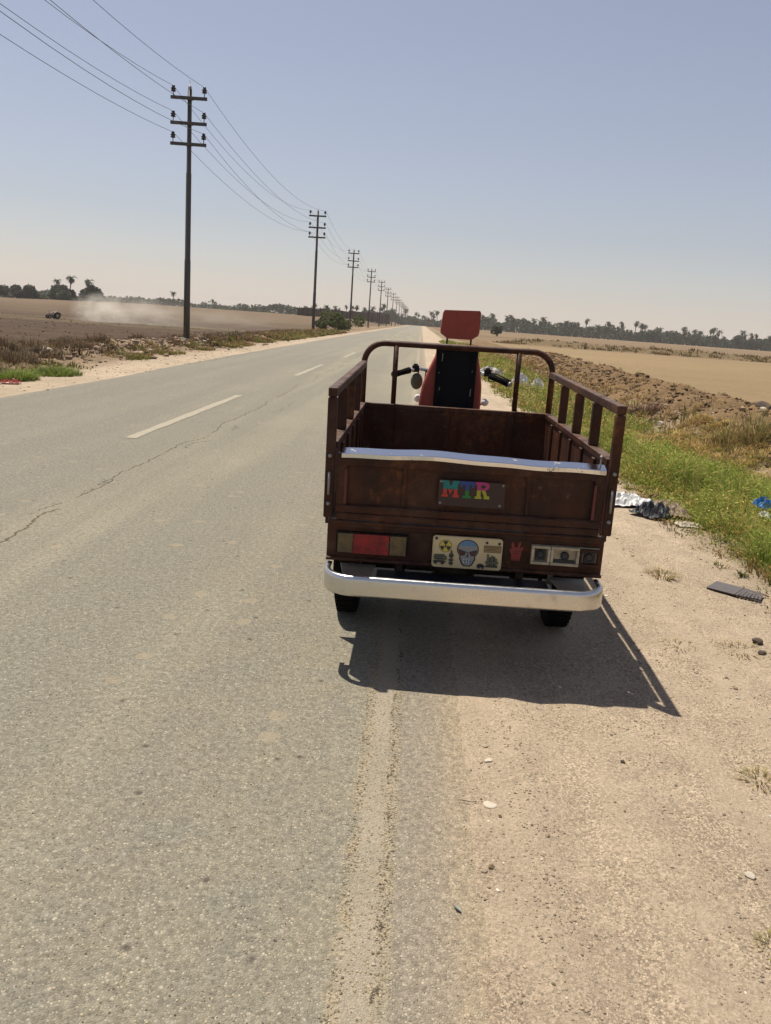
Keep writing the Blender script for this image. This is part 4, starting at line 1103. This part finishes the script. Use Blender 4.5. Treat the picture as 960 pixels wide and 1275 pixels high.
# chrome top strip, slightly buckled
mb = MB(); n = 40; vs = []
for i in range(n + 1):
    u = i / n; xx = -.556 + 1.126 * u
    zz = .948 + .012 * math.exp(-((u - .35) / .22) ** 2) + .0015 * math.sin(u * 23)
    yb = -.012 - .010 * math.exp(-((u - .3) / .3) ** 2) + .002 * math.sin(u * 31)
    prof = [(yb + .001, zz - .022), (yb, zz - .020), (yb, zz - .005), (yb + .003, zz - .002), (.040, zz + .014), (.044, zz - .006)]
    vs += [(xx, a, b) for a, b in prof]
m_ = 6
fs = [(i * m_ + j, (i + 1) * m_ + j, (i + 1) * m_ + j + 1, i * m_ + j + 1) for i in range(n) for j in range(m_ - 1)]
fs += [tuple(range(m_))[::-1], tuple(n * m_ + j for j in range(m_))]
mb.add(vs, fs, 0, False); st_ = mb.build('trim_strip', M['strip'], tg)
mb = MB(); mb.tube([(.548, .016, .95), (.548, .016, .995)], .004, 8); mb.ell((.548, .016, .998), (.008, .008, .006)); mb.build('latch_pin', M['steel'], tg)
# sticker plate with letters
mb = MB()
cx0, cz0 = .010, .806
mb.box((cx0, -.0055, cz0 - .003), (.285, .0065, .112), 0)
lay = [0]
def pc(poly, m, y0=-.0095):
    lay[0] += 1
    mb.prism(poly, y0 - .00025 * (lay[0] % 12), -.0087, m)
def rect(x0, z0, x1, z1): return [(x0, z0), (x1, z0), (x1, z1), (x0, z1)]
# M: x -.118..-.048, z .785...857 ; halves split at .820
TLR = dict(teal=1, scar=2, blue=3, green=4, pink=5, lime=6)
def Mx(u): return -.119 + .074 * u
pc(rect(Mx(0), .845, Mx(.34), .858), 1); pc(rect(Mx(.66), .845, Mx(1), .858), 1)
pc(rect(Mx(.08), .820, Mx(.30), .846), 1); pc(rect(Mx(.70), .820, Mx(.92), .846), 1)
pc([(Mx(.18), .852), (Mx(.36), .858), (Mx(.52), .828), (Mx(.44), .820), (Mx(.34), .820)], 1); pc([(Mx(.82), .852), (Mx(.64), .858), (Mx(.48), .828), (Mx(.56), .820), (Mx(.66), .820)], 1)
pc(rect(Mx(.08), .796, Mx(.30), .8195), 2); pc(rect(Mx(.70), .796, Mx(.92), .8195), 2)
pc([(Mx(.36), .8195), (Mx(.64), .8195), (Mx(.5), .797)], 2)
pc(rect(Mx(0), .786, Mx(.38), .797), 2); pc(rect(Mx(.62), .786, Mx(1), .797), 2)
def Tx(u): return -.040 + .060 * u
pc(rect(Tx(0), .843, Tx(1), .858), 3); pc(rect(Tx(0), .832, Tx(.16), .846), 3); pc(rect(Tx(.84), .832, Tx(1), .846), 3)
pc(rect(Tx(.36), .820, Tx(.64), .846), 3); pc(rect(Tx(.36), .793, Tx(.64), .8195), 4); pc(rect(Tx(.2), .785, Tx(.8), .796), 4)
def Rx(u): return .024 + .060 * u
pc(rect(Rx(0), .847, Rx(.72), .859), 5); pc(rect(Rx(.12), .8225, Rx(.40), .849), 5)
pc([(Rx(.62), .859), (Rx(.86), .857), (Rx(1), .848), (Rx(1), .836), (Rx(.86), .826), (Rx(.62), .823), (Rx(.62), .831), (Rx(.74), .838), (Rx(.74), .844), (Rx(.62), .849)], 5)
pc(rect(Rx(.38), .8225, Rx(.66), .832), 5)
pc(rect(Rx(.12), .795, Rx(.40), .8222), 6); pc(rect(Rx(0), .786, Rx(.48), .796), 6)
pc([(Rx(.44), .8222), (Rx(.74), .8222), (Rx(.88), .798), (Rx(.66), .798)], 6); pc(rect(Rx(.64), .786, Rx(1.04), .799), 6)
for (xx, zz) in ((-.124, .852), (.142, .849), (-.122, .758), (.134, .76)): mb.lathe([(0, -.012), (.005, -.0115), (.006, -.008)], (xx, 0, zz), 'Y', 10, 7)
mb.build('name_plate', [M['plum'], M['teal'], M['scarlet'], M['blue'], M['green'], M['pink'], M['lime'], M['steel']], tg)
# rear light panel
mb = MB()
mb.box((0, .03, .555), (1.215, .016, .18))
mb.box((0, .02, .640), (1.215, .05, .014)); mb.box((0, .022, .470), (1.215, .045, .014))
rp = B(mb, 'rear_panel')
for xx in (-.335, .30):
    mb = MB(); mb.box((xx, .012, .650), (.09, .02, .026)); mb.tube([(xx - .03, .002, .655), (xx + .03, .002, .655)], .009, 8)
    mb.build('hinge', ru, T, .002)
# left tail light
mb = MB()
mb.box((-.406, .014, .548), (.318, .018, .098), 0)
mb.box((-.524, .001, .548), (.066, .014, .086), 1); mb.box((-.410, .000, .548), (.158, .018, .088), 2); mb.box((-.292, .001, .548), (.072, .014, .086), 1)
for i in range(5): mb.box((-.410, -.0088, .516 + i * .016), (.15, .001, .003), 2)
mb.build('tail_light', [M['blackm'], M['lensamb'], M['lensred']], rp, .003)
# right lamp without lens
mb = MB()
X0, X1, Z0, Z1 = .292, .590, .510, .594
mb.box(((X0 + X1) / 2, .018, (Z0 + Z1) / 2), (X1 - X0, .008, Z1 - Z0), 0)
def frame(x0, x1, z0, z1, t_, m):
    mb.box(((x0 + x1) / 2, .004, z1 - t_ / 2), (x1 - x0, .024, t_), m); mb.box(((x0 + x1) / 2, .004, z0 + t_ / 2), (x1 - x0, .024, t_), m)
    mb.box((x0 + t_ / 2, .0042, (z0 + z1) / 2), (t_, .0236, z1 - z0 - 2 * t_), m); mb.box((x1 - t_ / 2, .0042, (z0 + z1) / 2), (t_, .0236, z1 - z0 - 2 * t_), m)
frame(X0, X0 + .082, Z0, Z1, .012, 0); frame(X0 + .084, X0 + .208, Z0, Z1, .012, 0); frame(X0 + .210, X1, Z0 + .004, Z1 - .004, .011, 2)
mb.box((X0 + .041, .011, .552), (.045, .012, .05), 1); mb.box((X0 + .146, .0115, .527), (.09, .012, .016), 1); mb.box((X0 + .254, .011, .552), (.05, .012, .05), 1)
for xx in (X0 + .041, X0 + .146, X0 + .252): mb.lathe([(.0, .004), (.013, .004), (.016, -.004), (.019, .0), (.019, .012)], (xx, -.004, .554), 'Y', 16, 1)
mb.build('broken_tail_light', [M['housing'], M['ink'], M['rust']], rp, .002)
# number plate with drawings
Pm = Matrix.Translation(Vector((.012, -.012, .541))) @ Matrix.Rotation(R(-.2), 4, 'Y')
mb = MB()
def rr_poly(w_, h_, r_, n=5):
    o = []
    for sx, sz, a0 in ((1, 1, 0), (-1, 1, 90), (-1, -1, 180), (1, -1, 270)):
        for i in range(n + 1):
            a = R(a0 + 90 * i / n); o.append((sx * (w_ / 2 - r_) + r_ * math.cos(a), sz * (h_ / 2 - r_) + r_ * math.sin(a)))
    return o
mb.prism(rr_poly(.304, .142, .014), 0, .012, 0, Pm)
mb.prism(rr_poly(.296, .134, .011), -.002, .001, 0, Pm)
cnt = [0]
def pp(poly, m):
    cnt[0] += 1; mb.prism(poly, -.0026 - .00012 * cnt[0], -.0021, m, Pm)
def disc(cx, cz, rx, rz=None, n=20, a0=0, a1=360):
    rz = rz or rx
    return [(cx + rx * math.cos(R(a0 + (a1 - a0) * i / n)), cz + rz * math.sin(R(a0 + (a1 - a0) * i / n))) for i in range(n if a1 - a0 == 360 else n + 1)]
# trefoil
pp(disc(-.096, .027, .0285), 1); pp(disc(-.096, .027, .0265), 4)
for a in (90, 210, 330):
    pp([(-.096 + .007 * math.cos(R(a - 28)), .027 + .007 * math.sin(R(a - 28)))] + disc(-.096, .027, .0235, None, 8, a - 30, a + 30) + [(-.096 + .007 * math.cos(R(a + 28)), .027 + .007 * math.sin(R(a + 28)))], 1)
pp(disc(-.096, .027, .0045), 1)
# grinning skull with dark glasses
pp(disc(.002, .018, .048, .044), 1)
pp(disc(.002, .018, .043, .040), 5)
pp(disc(.002, .024, .038, .034, 16, 15, 165), 6)
pp([(-.030, .004), (-.034, -.026), (-.022, -.052), (-.012, -.060), (.016, -.060), (.026, -.052), (.038, -.026), (.034, .004)], 1)
pp([(-.026, .0), (-.028, -.022), (-.018, -.047), (-.009, -.055), (.013, -.055), (.022, -.047), (.032, -.022), (.030, .0)], 5)
pp([(-.040, .018), (-.006, .008), (-.010, -.010), (-.026, -.012), (-.036, .002)], 1); pp([(.044, .018), (.010, .008), (.014, -.010), (.030, -.012), (.040, .002)], 1)
pp([(-.034, .010), (-.012, .004), (-.015, -.006), (-.026, -.007)], 7); pp([(.038, .010), (.016, .004), (.019, -.006), (.030, -.007)], 7)
pp([(.002, .0), (-.004, -.016), (.008, -.016)], 1)
for i in range(6): pp(rect(-.014 + i * .0056, -.044, -.0105 + i * .0056, -.024), 6 if i % 2 else 8)
pp(rect(-.016, -.0355, .020, -.0335), 1)
# label top right
pp(rect(.072, .010, .146, .040), 2); pp(rect(.076, .014, .142, .036), 3)
for zz in (.018, .0245, .031): pp(rect(.080, zz, .138, zz + .0025), 1)
for (a, b) in ((-.137, .060), (.083, .053), (.137, .051)): pp(disc(a, b, .006), 1)
# small dark drawings along the foot
pp([(-.142, -.012), (-.100, -.010), (-.088, -.020), (-.086, -.034), (-.112, -.040), (-.140, -.036), (-.146, -.028)], 2)
for zz in (-.018, -.026, -.034): pp([(-.138, zz), (-.102, zz + .003), (-.102, zz + .006), (-.138, zz + .003)], 9)
pp(disc(-.135, -.049, .007), 1); pp(disc(-.105, -.049, .008), 1); pp(rect(-.146, -.047, -.092, -.040), 1)
pp(disc(-.068, -.014, .010), 1); pp(rect(-.071, -.006, -.065, .008), 1); pp(rect(-.073, -.058, -.063, -.022), 2); pp(disc(-.068, -.034, .011, .005), 1); pp(disc(-.068, -.048, .010, .005), 1)
for i, (a, b) in enumerate([(.088, .010), (.097, -.004), (.106, .004), (.115, .0), (.124, -.008)]):
    pp(rect(a, -.050, a + .0075, b - .008), 1 if i % 2 else 2)
pp(rect(.082, -.040, .138, -.030), 2); pp(rect(.084, -.056, .136, -.049), 1)
pp([(.046, -.052), (.052, -.044), (.066, -.043), (.078, -.050), (.080, -.058), (.046, -.060)], 9); pp(disc(.055, -.060, .005), 1); pp(disc(.072, -.060, .005), 1)
mb.build('number_plate', [M['cream'], M['ink'], M['olive'], M['tan'], M['yellow'], M['bone'], M['skyblue'], M['maroon'], M['white'], M['navy']], rp)
# red hand sign sticker
mb = MB(); hx, hz = .229, .551
q = [0]
def hp(poly, m=0):
    q[0] += 1; mb.prism([(hx + a, hz + b) for a, b in poly], .0195 - .0003 * q[0], .0215, m)
hp(rr_poly(.044, .046, .010)); mb_shift = None
hp([(-.022, -.02), (.020, -.02), (.018, -.038), (-.018, -.038)])
hp([(-.020, .01), (-.009, .012), (-.013, .043), (-.019, .046), (-.025, .042)])
hp([(.001, .012), (.011, .012), (.019, .044), (.013, .048), (.007, .045)])
hp([(.014, .01), (.022, .006), (.030, .022), (.026, .027), (.020, .024)])
hp([(-.018, .0), (-.024, -.006), (-.032, .012), (-.028, .018), (-.023, .015)])
hp([(-.012, .008), (.016, .004), (.017, .001), (-.012, .005)], 1); hp([(-.012, -.002), (.016, -.006), (.017, -.009), (-.012, -.005)], 1); hp([(-.014, -.034), (.014, -.034), (.014, -.031), (-.014, -.031)], 1)
mb.build('hand_sticker', [M['handred'], M['maroon']], rp)
# bumper: one bent chrome channel
mb = MB(); prof = [(.022, .447), (.006, .450), (-.002, .446), (-.005, .430), (-.005, .374), (-.001, .362), (.008, .358), (.020, .358), (.020, .361), (.0085, .3615), (.003, .364), (-.001, .375), (-.001, .43), (.002, .441), (.022, .443)]
path = []
bw, by = .602, -.168; rc = .13
path += [(-bw, .035), (-bw, -.01)]
path += [(-bw + rc - rc * math.cos(a), by + rc - rc * math.sin(a)) for a in np.linspace(.1, math.pi / 2, 12)]
path += [(x_, by - .006 * (1 - (x_ / .5) ** 2)) for x_ in np.linspace(-.4, .4, 9)]
path += [(bw - rc + rc * math.sin(a), by + rc - rc * math.cos(a)) for a in np.linspace(0, math.pi / 2 - .1, 12)]
path += [(bw, -.01), (bw, .035)]
vs = []; n = len(path); m_ = len(prof)
for i, (a, b) in enumerate(path):
    d_ = Vector((path[min(i + 1, n - 1)][0] - path[max(i - 1, 0)][0], path[min(i + 1, n - 1)][1] - path[max(i - 1, 0)][1])).normalized()
    nx_, ny_ = -d_.y, d_.x     # inward (towards the body)
    vs += [(a + nx_ * p_, b + ny_ * p_, z_) for p_, z_ in prof]
fs = [(i * m_ + j, (i + 1) * m_ + j, (i + 1) * m_ + (j + 1) % m_, i * m_ + (j + 1) % m_) for i in range(n - 1) for j in range(m_)]
fs += [tuple(range(m_))[::-1], tuple((n - 1) * m_ + j for j in range(m_))]
mb.add(vs, fs, 0, True); bp = mb.build('bumper', M['chrome'], T)
for s in (-1, 1):
    mb = MB(); mb.prism([(s * .545, 0), (s * .385, 0), (s * .405, 1), (s * .53, 1)], 0, 1, 0)
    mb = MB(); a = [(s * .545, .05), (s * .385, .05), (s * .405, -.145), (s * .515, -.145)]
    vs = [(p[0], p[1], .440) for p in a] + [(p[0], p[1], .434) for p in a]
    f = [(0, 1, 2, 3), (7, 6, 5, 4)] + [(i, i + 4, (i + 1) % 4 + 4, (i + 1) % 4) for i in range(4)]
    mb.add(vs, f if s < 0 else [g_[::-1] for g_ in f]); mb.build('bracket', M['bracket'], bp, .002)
mb = MB(); mb.box((0, -.03, .405), (.76, .22, .012)); mb.build('dark_gap_plate', M['navy'], bp, .003)  # added plate; the dark blue shade behind the bumper is put into its colour
# chassis, axle, springs
mb = MB()
for s in (-1, 1):
    mb.bar((s * .28, .05, .545), (s * .28, L + .1, .545), .05, .07)
    mb.bar((s * .28, L + .1, .545), (s * .06, 2.75, .60), .05, .06)
for yy in (.08, .7, 1.3, 1.85): mb.bar((-.3, yy, .53), (.3, yy, .53), .05, .05)
mb.bar((0, L, .5), (0, 2.5, .42), .07, .07); mb.bar((0, 2.5, .42), (0, 2.78, .9), .07, .07)
mb.build('chassis', M['blackm'], T, .004)
mb = MB(); mb.tube([(-.5, .67, .27), (.5, .67, .27)], .035, 12); mb.ell((0, .67, .27), (.12, .11, .11))
for s in (-1, 1):
    for k in range(4): mb.box((s * .28, .67, .33 + .012 * k), (.05, .95 - .18 * k, .008))
    mb.bar((s * .28, .2, .34), (s * .28, .2, .52), .03, .03); mb.bar((s * .28, 1.12, .34), (s * .28, 1.12, .52), .03, .03)
mb.build('rear_axle', M['blackm'], T)
def wheelX(cx, cy, cz, r0, wd, name='wheel'):
    t = MB(); h = wd / 2
    t.lathe([(r0 * .64, -h * .8), (r0 * .82, -h), (r0 * .95, -h * .85), (r0, -h * .35), (r0, h * .35), (r0 * .95, h * .85), (r0 * .82, h), (r0 * .64, h * .8), (r0 * .64, -h * .8)], (cx, cy, cz), 'X', 40)
    for k in range(40):
        a = 2 * math.pi * k / 40
        t.box((cx, cy + math.cos(a) * r0 * .99, cz + math.sin(a) * r0 * .99), (wd * .78, .012, .016), 0, rot=(a, 0, 0))
    w_ = t.build(name, M['rubber'], T)
    t = MB(); t.lathe([(0, -h * .9), (r0 * .2, -h * .9), (r0 * .22, -h * .4), (r0 * .55, -h * .2), (r0 * .62, -h * .75), (r0 * .66, -h * .8), (r0 * .66, h * .8), (r0 * .62, h * .75), (r0 * .55, h * .2), (r0 * .22, h * .4), (r0 * .2, h * .9), (0, h * .9)], (cx, cy, cz), 'X', 24)
    t.build('rim', M['steel'], w_)
wheelX(-.545, .67, .268, .272, .125); wheelX(.545, .67, .268, .272, .125)
for s in (-1, 1):
    mb = MB(); mb.box((s * .54, .29, .345), (.118, .008, .27)); mb.build('mud_flap', M['rubber'], T, .003)  # flaps added partly to deepen the dark area behind the wheels
# front end
wheelX(0, 3.02, .285, .29, .10)
mb = MB()
for s in (-1, 1): mb.tube([(s * .09, 3.02, .285), (s * .09, 2.86, .78), (s * .09, 2.74, 1.06)], [.022, .024, .022], 10)
mb.box((0, 2.82, .83), (.24, .07, .03)); mb.box((0, 2.745, 1.05), (.24, .07, .025)); mb.build('front_fork', M['steel'], T)
mb = MB(); pf = [(0, 3.02 + .34 * math.cos(a), .285 + .34 * math.sin(a)) for a in np.linspace(.1, 2.6, 12)]
for a, b in zip(pf[:-1], pf[1:]): mb.bar(a, b, .13, .006, up=(1, 0, 0)) if False else mb.bar(a, b, .13, .008)
mb.build('front_mudguard', M['darkred'], T)
mb = MB(); mb.lathe([(0, .10), (.06, .095), (.085, .05), (.088, 0), (.06, -.06), (0, -.09)], (0, 2.95, 1.0), 'Y', 20); mb.build('headlight', M['chrome'], T)
mb = MB(); mb.ell((0, 2.42, .86), (.13, .26, .13)); mb.build('fuel_tank', M['darkred'], T)
mb = MB(); mb.box((0, 2.2, .56), (.34, .46, .34)); mb.box((0, 2.5, .5), (.26, .2, .26)); mb.build('engine', M['blackm'], T, .02)
# seat
seat = MB(); seat.box((0, 2.26, .80), (.40, .40, .13)); seat = seat.build('seat', M['red'], T, .04, 3)
mb = MB()
outl = [(-.235, .86), (-.238, 1.0), (-.222, 1.10), (-.19, 1.20), (-.148, 1.30), (-.135, 1.36), (-.12, 1.375), (.115, 1.375), (.130, 1.36), (.142, 1.30), (.160, 1.22), (.176, 1.12), (.180, 1.0), (.172, .86)]
mb.prism([(a, b) for a, b in outl], 2.05, 2.17)
mb.build('backrest', M['red'], seat, .035, 3)
mb = MB(); mb.prism([(-.142, .84), (-.140, 1.28), (-.146, 1.345), (-.138, 1.362), (.125, 1.362), (.134, 1.345), (.128, 1.28), (.128, .84)], 2.012, 2.06, 0)
for xx in (-.112, .10): mb.box((xx, 2.006, 1.12), (.012, .012, .42), 0)
for (xx, za, zb_) in ((-.102, 1.27, 1.32), (-.108, 1.08, 1.10), (.098, 1.05, 1.10), (-.118, 1.19, 1.20), (.100, 1.21, 1.22)): mb.tube([(xx, 1.999, za), (xx + .002, 1.999, zb_)], .0035, 6, 1)  # steel slivers modelled in place of silver highlights on the straps
mb.build('back_cover', [M['blackvin'], M['steel']], seat, .008)
mb = MB()
for xx in (-.077, .082): mb.tube([(xx, 2.09, 1.33), (xx, 2.09, 1.45)], .006, 8)
hr_post = mb.build('headrest_post', M['blackm'], seat)
mb = MB(); hp_ = [(-.078, 1.418), (-.124, 1.45), (-.126, 1.475), (-.116, 1.585), (-.106, 1.6), (.122, 1.606), (.131, 1.592), (.129, 1.465), (.122, 1.445), (.08, 1.418)]
mb.prism(hp_, 2.03, 2.15)
for yq in (2.036, 2.144):
    q_ = [(a * .965 + .0003, (b - 1.512) * .955 + 1.512) for a, b in hp_]
    mb.tube([(a, yq, b) for a, b in q_ + q_[:2]], .0042, 6, 1)
for k_ in range(5):
    za = 1.45 + .03 * k_ + random.uniform(-.008, .008); mb.tube([(-.112 + .01 * (k_ % 2), 2.0315, za), (-.04, 2.0305, za + .008), (.03, 2.032, za + random.uniform(-.006, .01))], [.0005, .0026, .0005], 6, 0)
mb.build('headrest', [M['red'], M['darkred']], seat, .034, 4)
# handlebar
hb = MB(); hb.tube([(-.40, 2.40, 1.150), (-.27, 2.50, 1.185), (-.16, 2.62, 1.17), (-.06, 2.72, 1.09), (.06, 2.72, 1.09), (.15, 2.62, 1.19), (.24, 2.50, 1.175), (.385, 2.40, 1.125)], .0125, 10); hb = hb.build('handlebar', M['chrome'], T)
for s, a, b in ((-1, (-.435, 2.375, 1.138), (-.315, 2.465, 1.174)), (1, (.265, 2.485, 1.166), (.395, 2.395, 1.121))):
    mb = MB(); a = Vector(a); b = Vector(b); mb.tube([a, a.lerp(b, .04), a.lerp(b, .5), a.lerp(b, .96), b], [.019, .024, .021, .024, .019], 12, 0)
    if s > 0: mb.tube([b, b + (b - a) * .09], .021, 12, 1)
    mb.build('grip', [M['rubber'], M['steel']], hb)
    mb = MB(); c_ = Vector((s * (.275 if s < 0 else .245), 2.50, 1.185)); mb.box(c_, (.05, .05, .048)); mb.box(c_ + Vector((0, 0, .028)), (.03, .035, .015))
    mb.tube([c_ + Vector((0, .03, 0)), c_ + Vector((s * .07, .02, -.005)), c_ + Vector((s * .17, -.05, -.045))], .006, 6)
    if s > 0: mb.tube([c_ + Vector((.005, 0, -.02)), c_ + Vector((.012, -.01, -.055)), c_ + Vector((.045, -.015, -.062)), c_ + Vector((.06, -.02, -.03))], .005, 6)
    mb.build('brake_lever', M['blackm'], hb, .004)
mb = MB(); mb.ell((-.262, 2.50, 1.095), (.044, .022, .06)); mb.tube([(-.255, 2.50, 1.14), (-.25, 2.5, 1.19)], .006, 6); mb.build('mirror', M['olive'], hb)
mb = MB()
for k in range(4):
    x0 = -.235 + .012 * k; mb.tube([(x0, 2.50, 1.185), (x0 + .035, 2.49, 1.17 - .01 * k), (x0 + .03 - .012 * k, 2.52, 1.08), (x0 + .07, 2.58, .95)], .0045, 6)
for k in range(2): mb.tube([(.20, 2.5, 1.19), (.17 - .02 * k, 2.5, 1.15), (.14, 2.56, 1.0)], .0045, 6)
mb.build('control_cable', M['blackm'], hb)
for s in (-1, 1):
    mb = MB(); mb.lathe([(0, -.032), (.02, -.028), (.028, -.005), (.026, .02), (.01, .035), (0, .036)], (s * .245, 2.52, .972), 'Y', 16, 0); mb.tube([(s * .22, 2.53, .955), (s * .10, 2.72, .93)], .008, 8, 1)
    mb.build('turn_signal', [M['white'], M['chrome']], T)

# ------------------------------------------------------------------ haze
HAZE = .00026
if HAZE:
    mb = MB(); mb.box((0, 1150, 10.0), (5400, 3200, 24.0))
    o = mb.build('haze', mat_volume('hot_hazy_air', HAZE, (.93, .91, .88), False)); tag(o, kind='stuff')

# ------------------------------------------------------------------ camera
def cam_setup():
    f, vp, roll, h = 1000., (525, 403), R(4.2), 1.5
    n_ = Vector((math.sin(roll), -math.cos(roll))); d_ = Vector((math.cos(roll), math.sin(roll)))
    v = Vector((vp[0] - 480, vp[1] - 637.5)); dist = v.dot(n_); al = v.dot(d_)
    pitch = math.atan(dist / f); yaw = math.atan(al / math.hypot(f, dist))
    fh = Vector((-math.sin(yaw), math.cos(yaw), 0)); rt = Vector((math.cos(yaw), math.sin(yaw), 0)); up = Vector((0, 0, 1))
    Fw = fh * math.cos(pitch) - up * math.sin(pitch); U = up * math.cos(pitch) + fh * math.sin(pitch)
    Xc = rt * math.cos(roll) + U * math.sin(roll); Yc = U * math.cos(roll) - rt * math.sin(roll)
    cam = bpy.data.cameras.new('Camera'); co = bpy.data.objects.new('Camera', cam); COL.objects.link(co)
    m = Matrix((Xc, Yc, -Fw)).transposed().to_4x4(); m.translation = Vector((0, 0, h)); co.matrix_world = m
    cam.sensor_fit = 'HORIZONTAL'; cam.sensor_width = 36; cam.lens = 36 * f / 960
    cam.clip_start = .05; cam.clip_end = 8000
    S.camera = co
cam_setup()

# ------------------------------------------------------------------ light
W = bpy.data.worlds.new('World'); S.world = W; W.use_nodes = True
nt = W.node_tree; bg = nt.nodes['Background']
sky = nt.nodes.new('ShaderNodeTexSky'); sky.sky_type = 'NISHITA'; sky.sun_disc = False
sd = Vector((-.258, .27, 1)).normalized()
el = math.asin(sd.z); az = math.atan2(sd.x, sd.y)
sky.sun_elevation = el; sky.sun_rotation = az
sky.air_density = 1.3; sky.dust_density = .3; sky.ozone_density = 1.0; sky.altitude = 20
hs_ = nt.nodes.new('ShaderNodeHueSaturation'); hs_.inputs['Saturation'].default_value = .60
nt.links.new(sky.outputs[0], hs_.inputs['Color']); mx_ = nt.nodes.new('ShaderNodeMix'); mx_.data_type = 'RGBA'; mx_.blend_type = 'MULTIPLY'; mx_.inputs[0].default_value = 1; mx_.inputs[7].default_value = (1.0, .959, 1.052, 1)
nt.links.new(hs_.outputs[0], mx_.inputs[6]); nt.links.new(mx_.outputs[2], bg.inputs[0]); bg.inputs[1].default_value = .0708
su = bpy.data.lights.new('Sun', 'SUN'); su.energy = 5.0; su.angle = R(.55); su.color = (1, .95, .86)
so = bpy.data.objects.new('Sun', su); COL.objects.link(so)
so.rotation_euler = (-sd).to_track_quat('-Z', 'Y').to_euler()
so.location = (-20, 20, 60)
S.view_settings.view_transform = 'Standard'; S.view_settings.look = 'None'; S.view_settings.gamma = 1
S.view_settings.exposure = .27
S.render.engine = 'CYCLES'
S.cycles.max_bounces = 4; S.cycles.diffuse_bounces = 1; S.cycles.transmission_bounces = 2; S.cycles.volume_bounces = 3
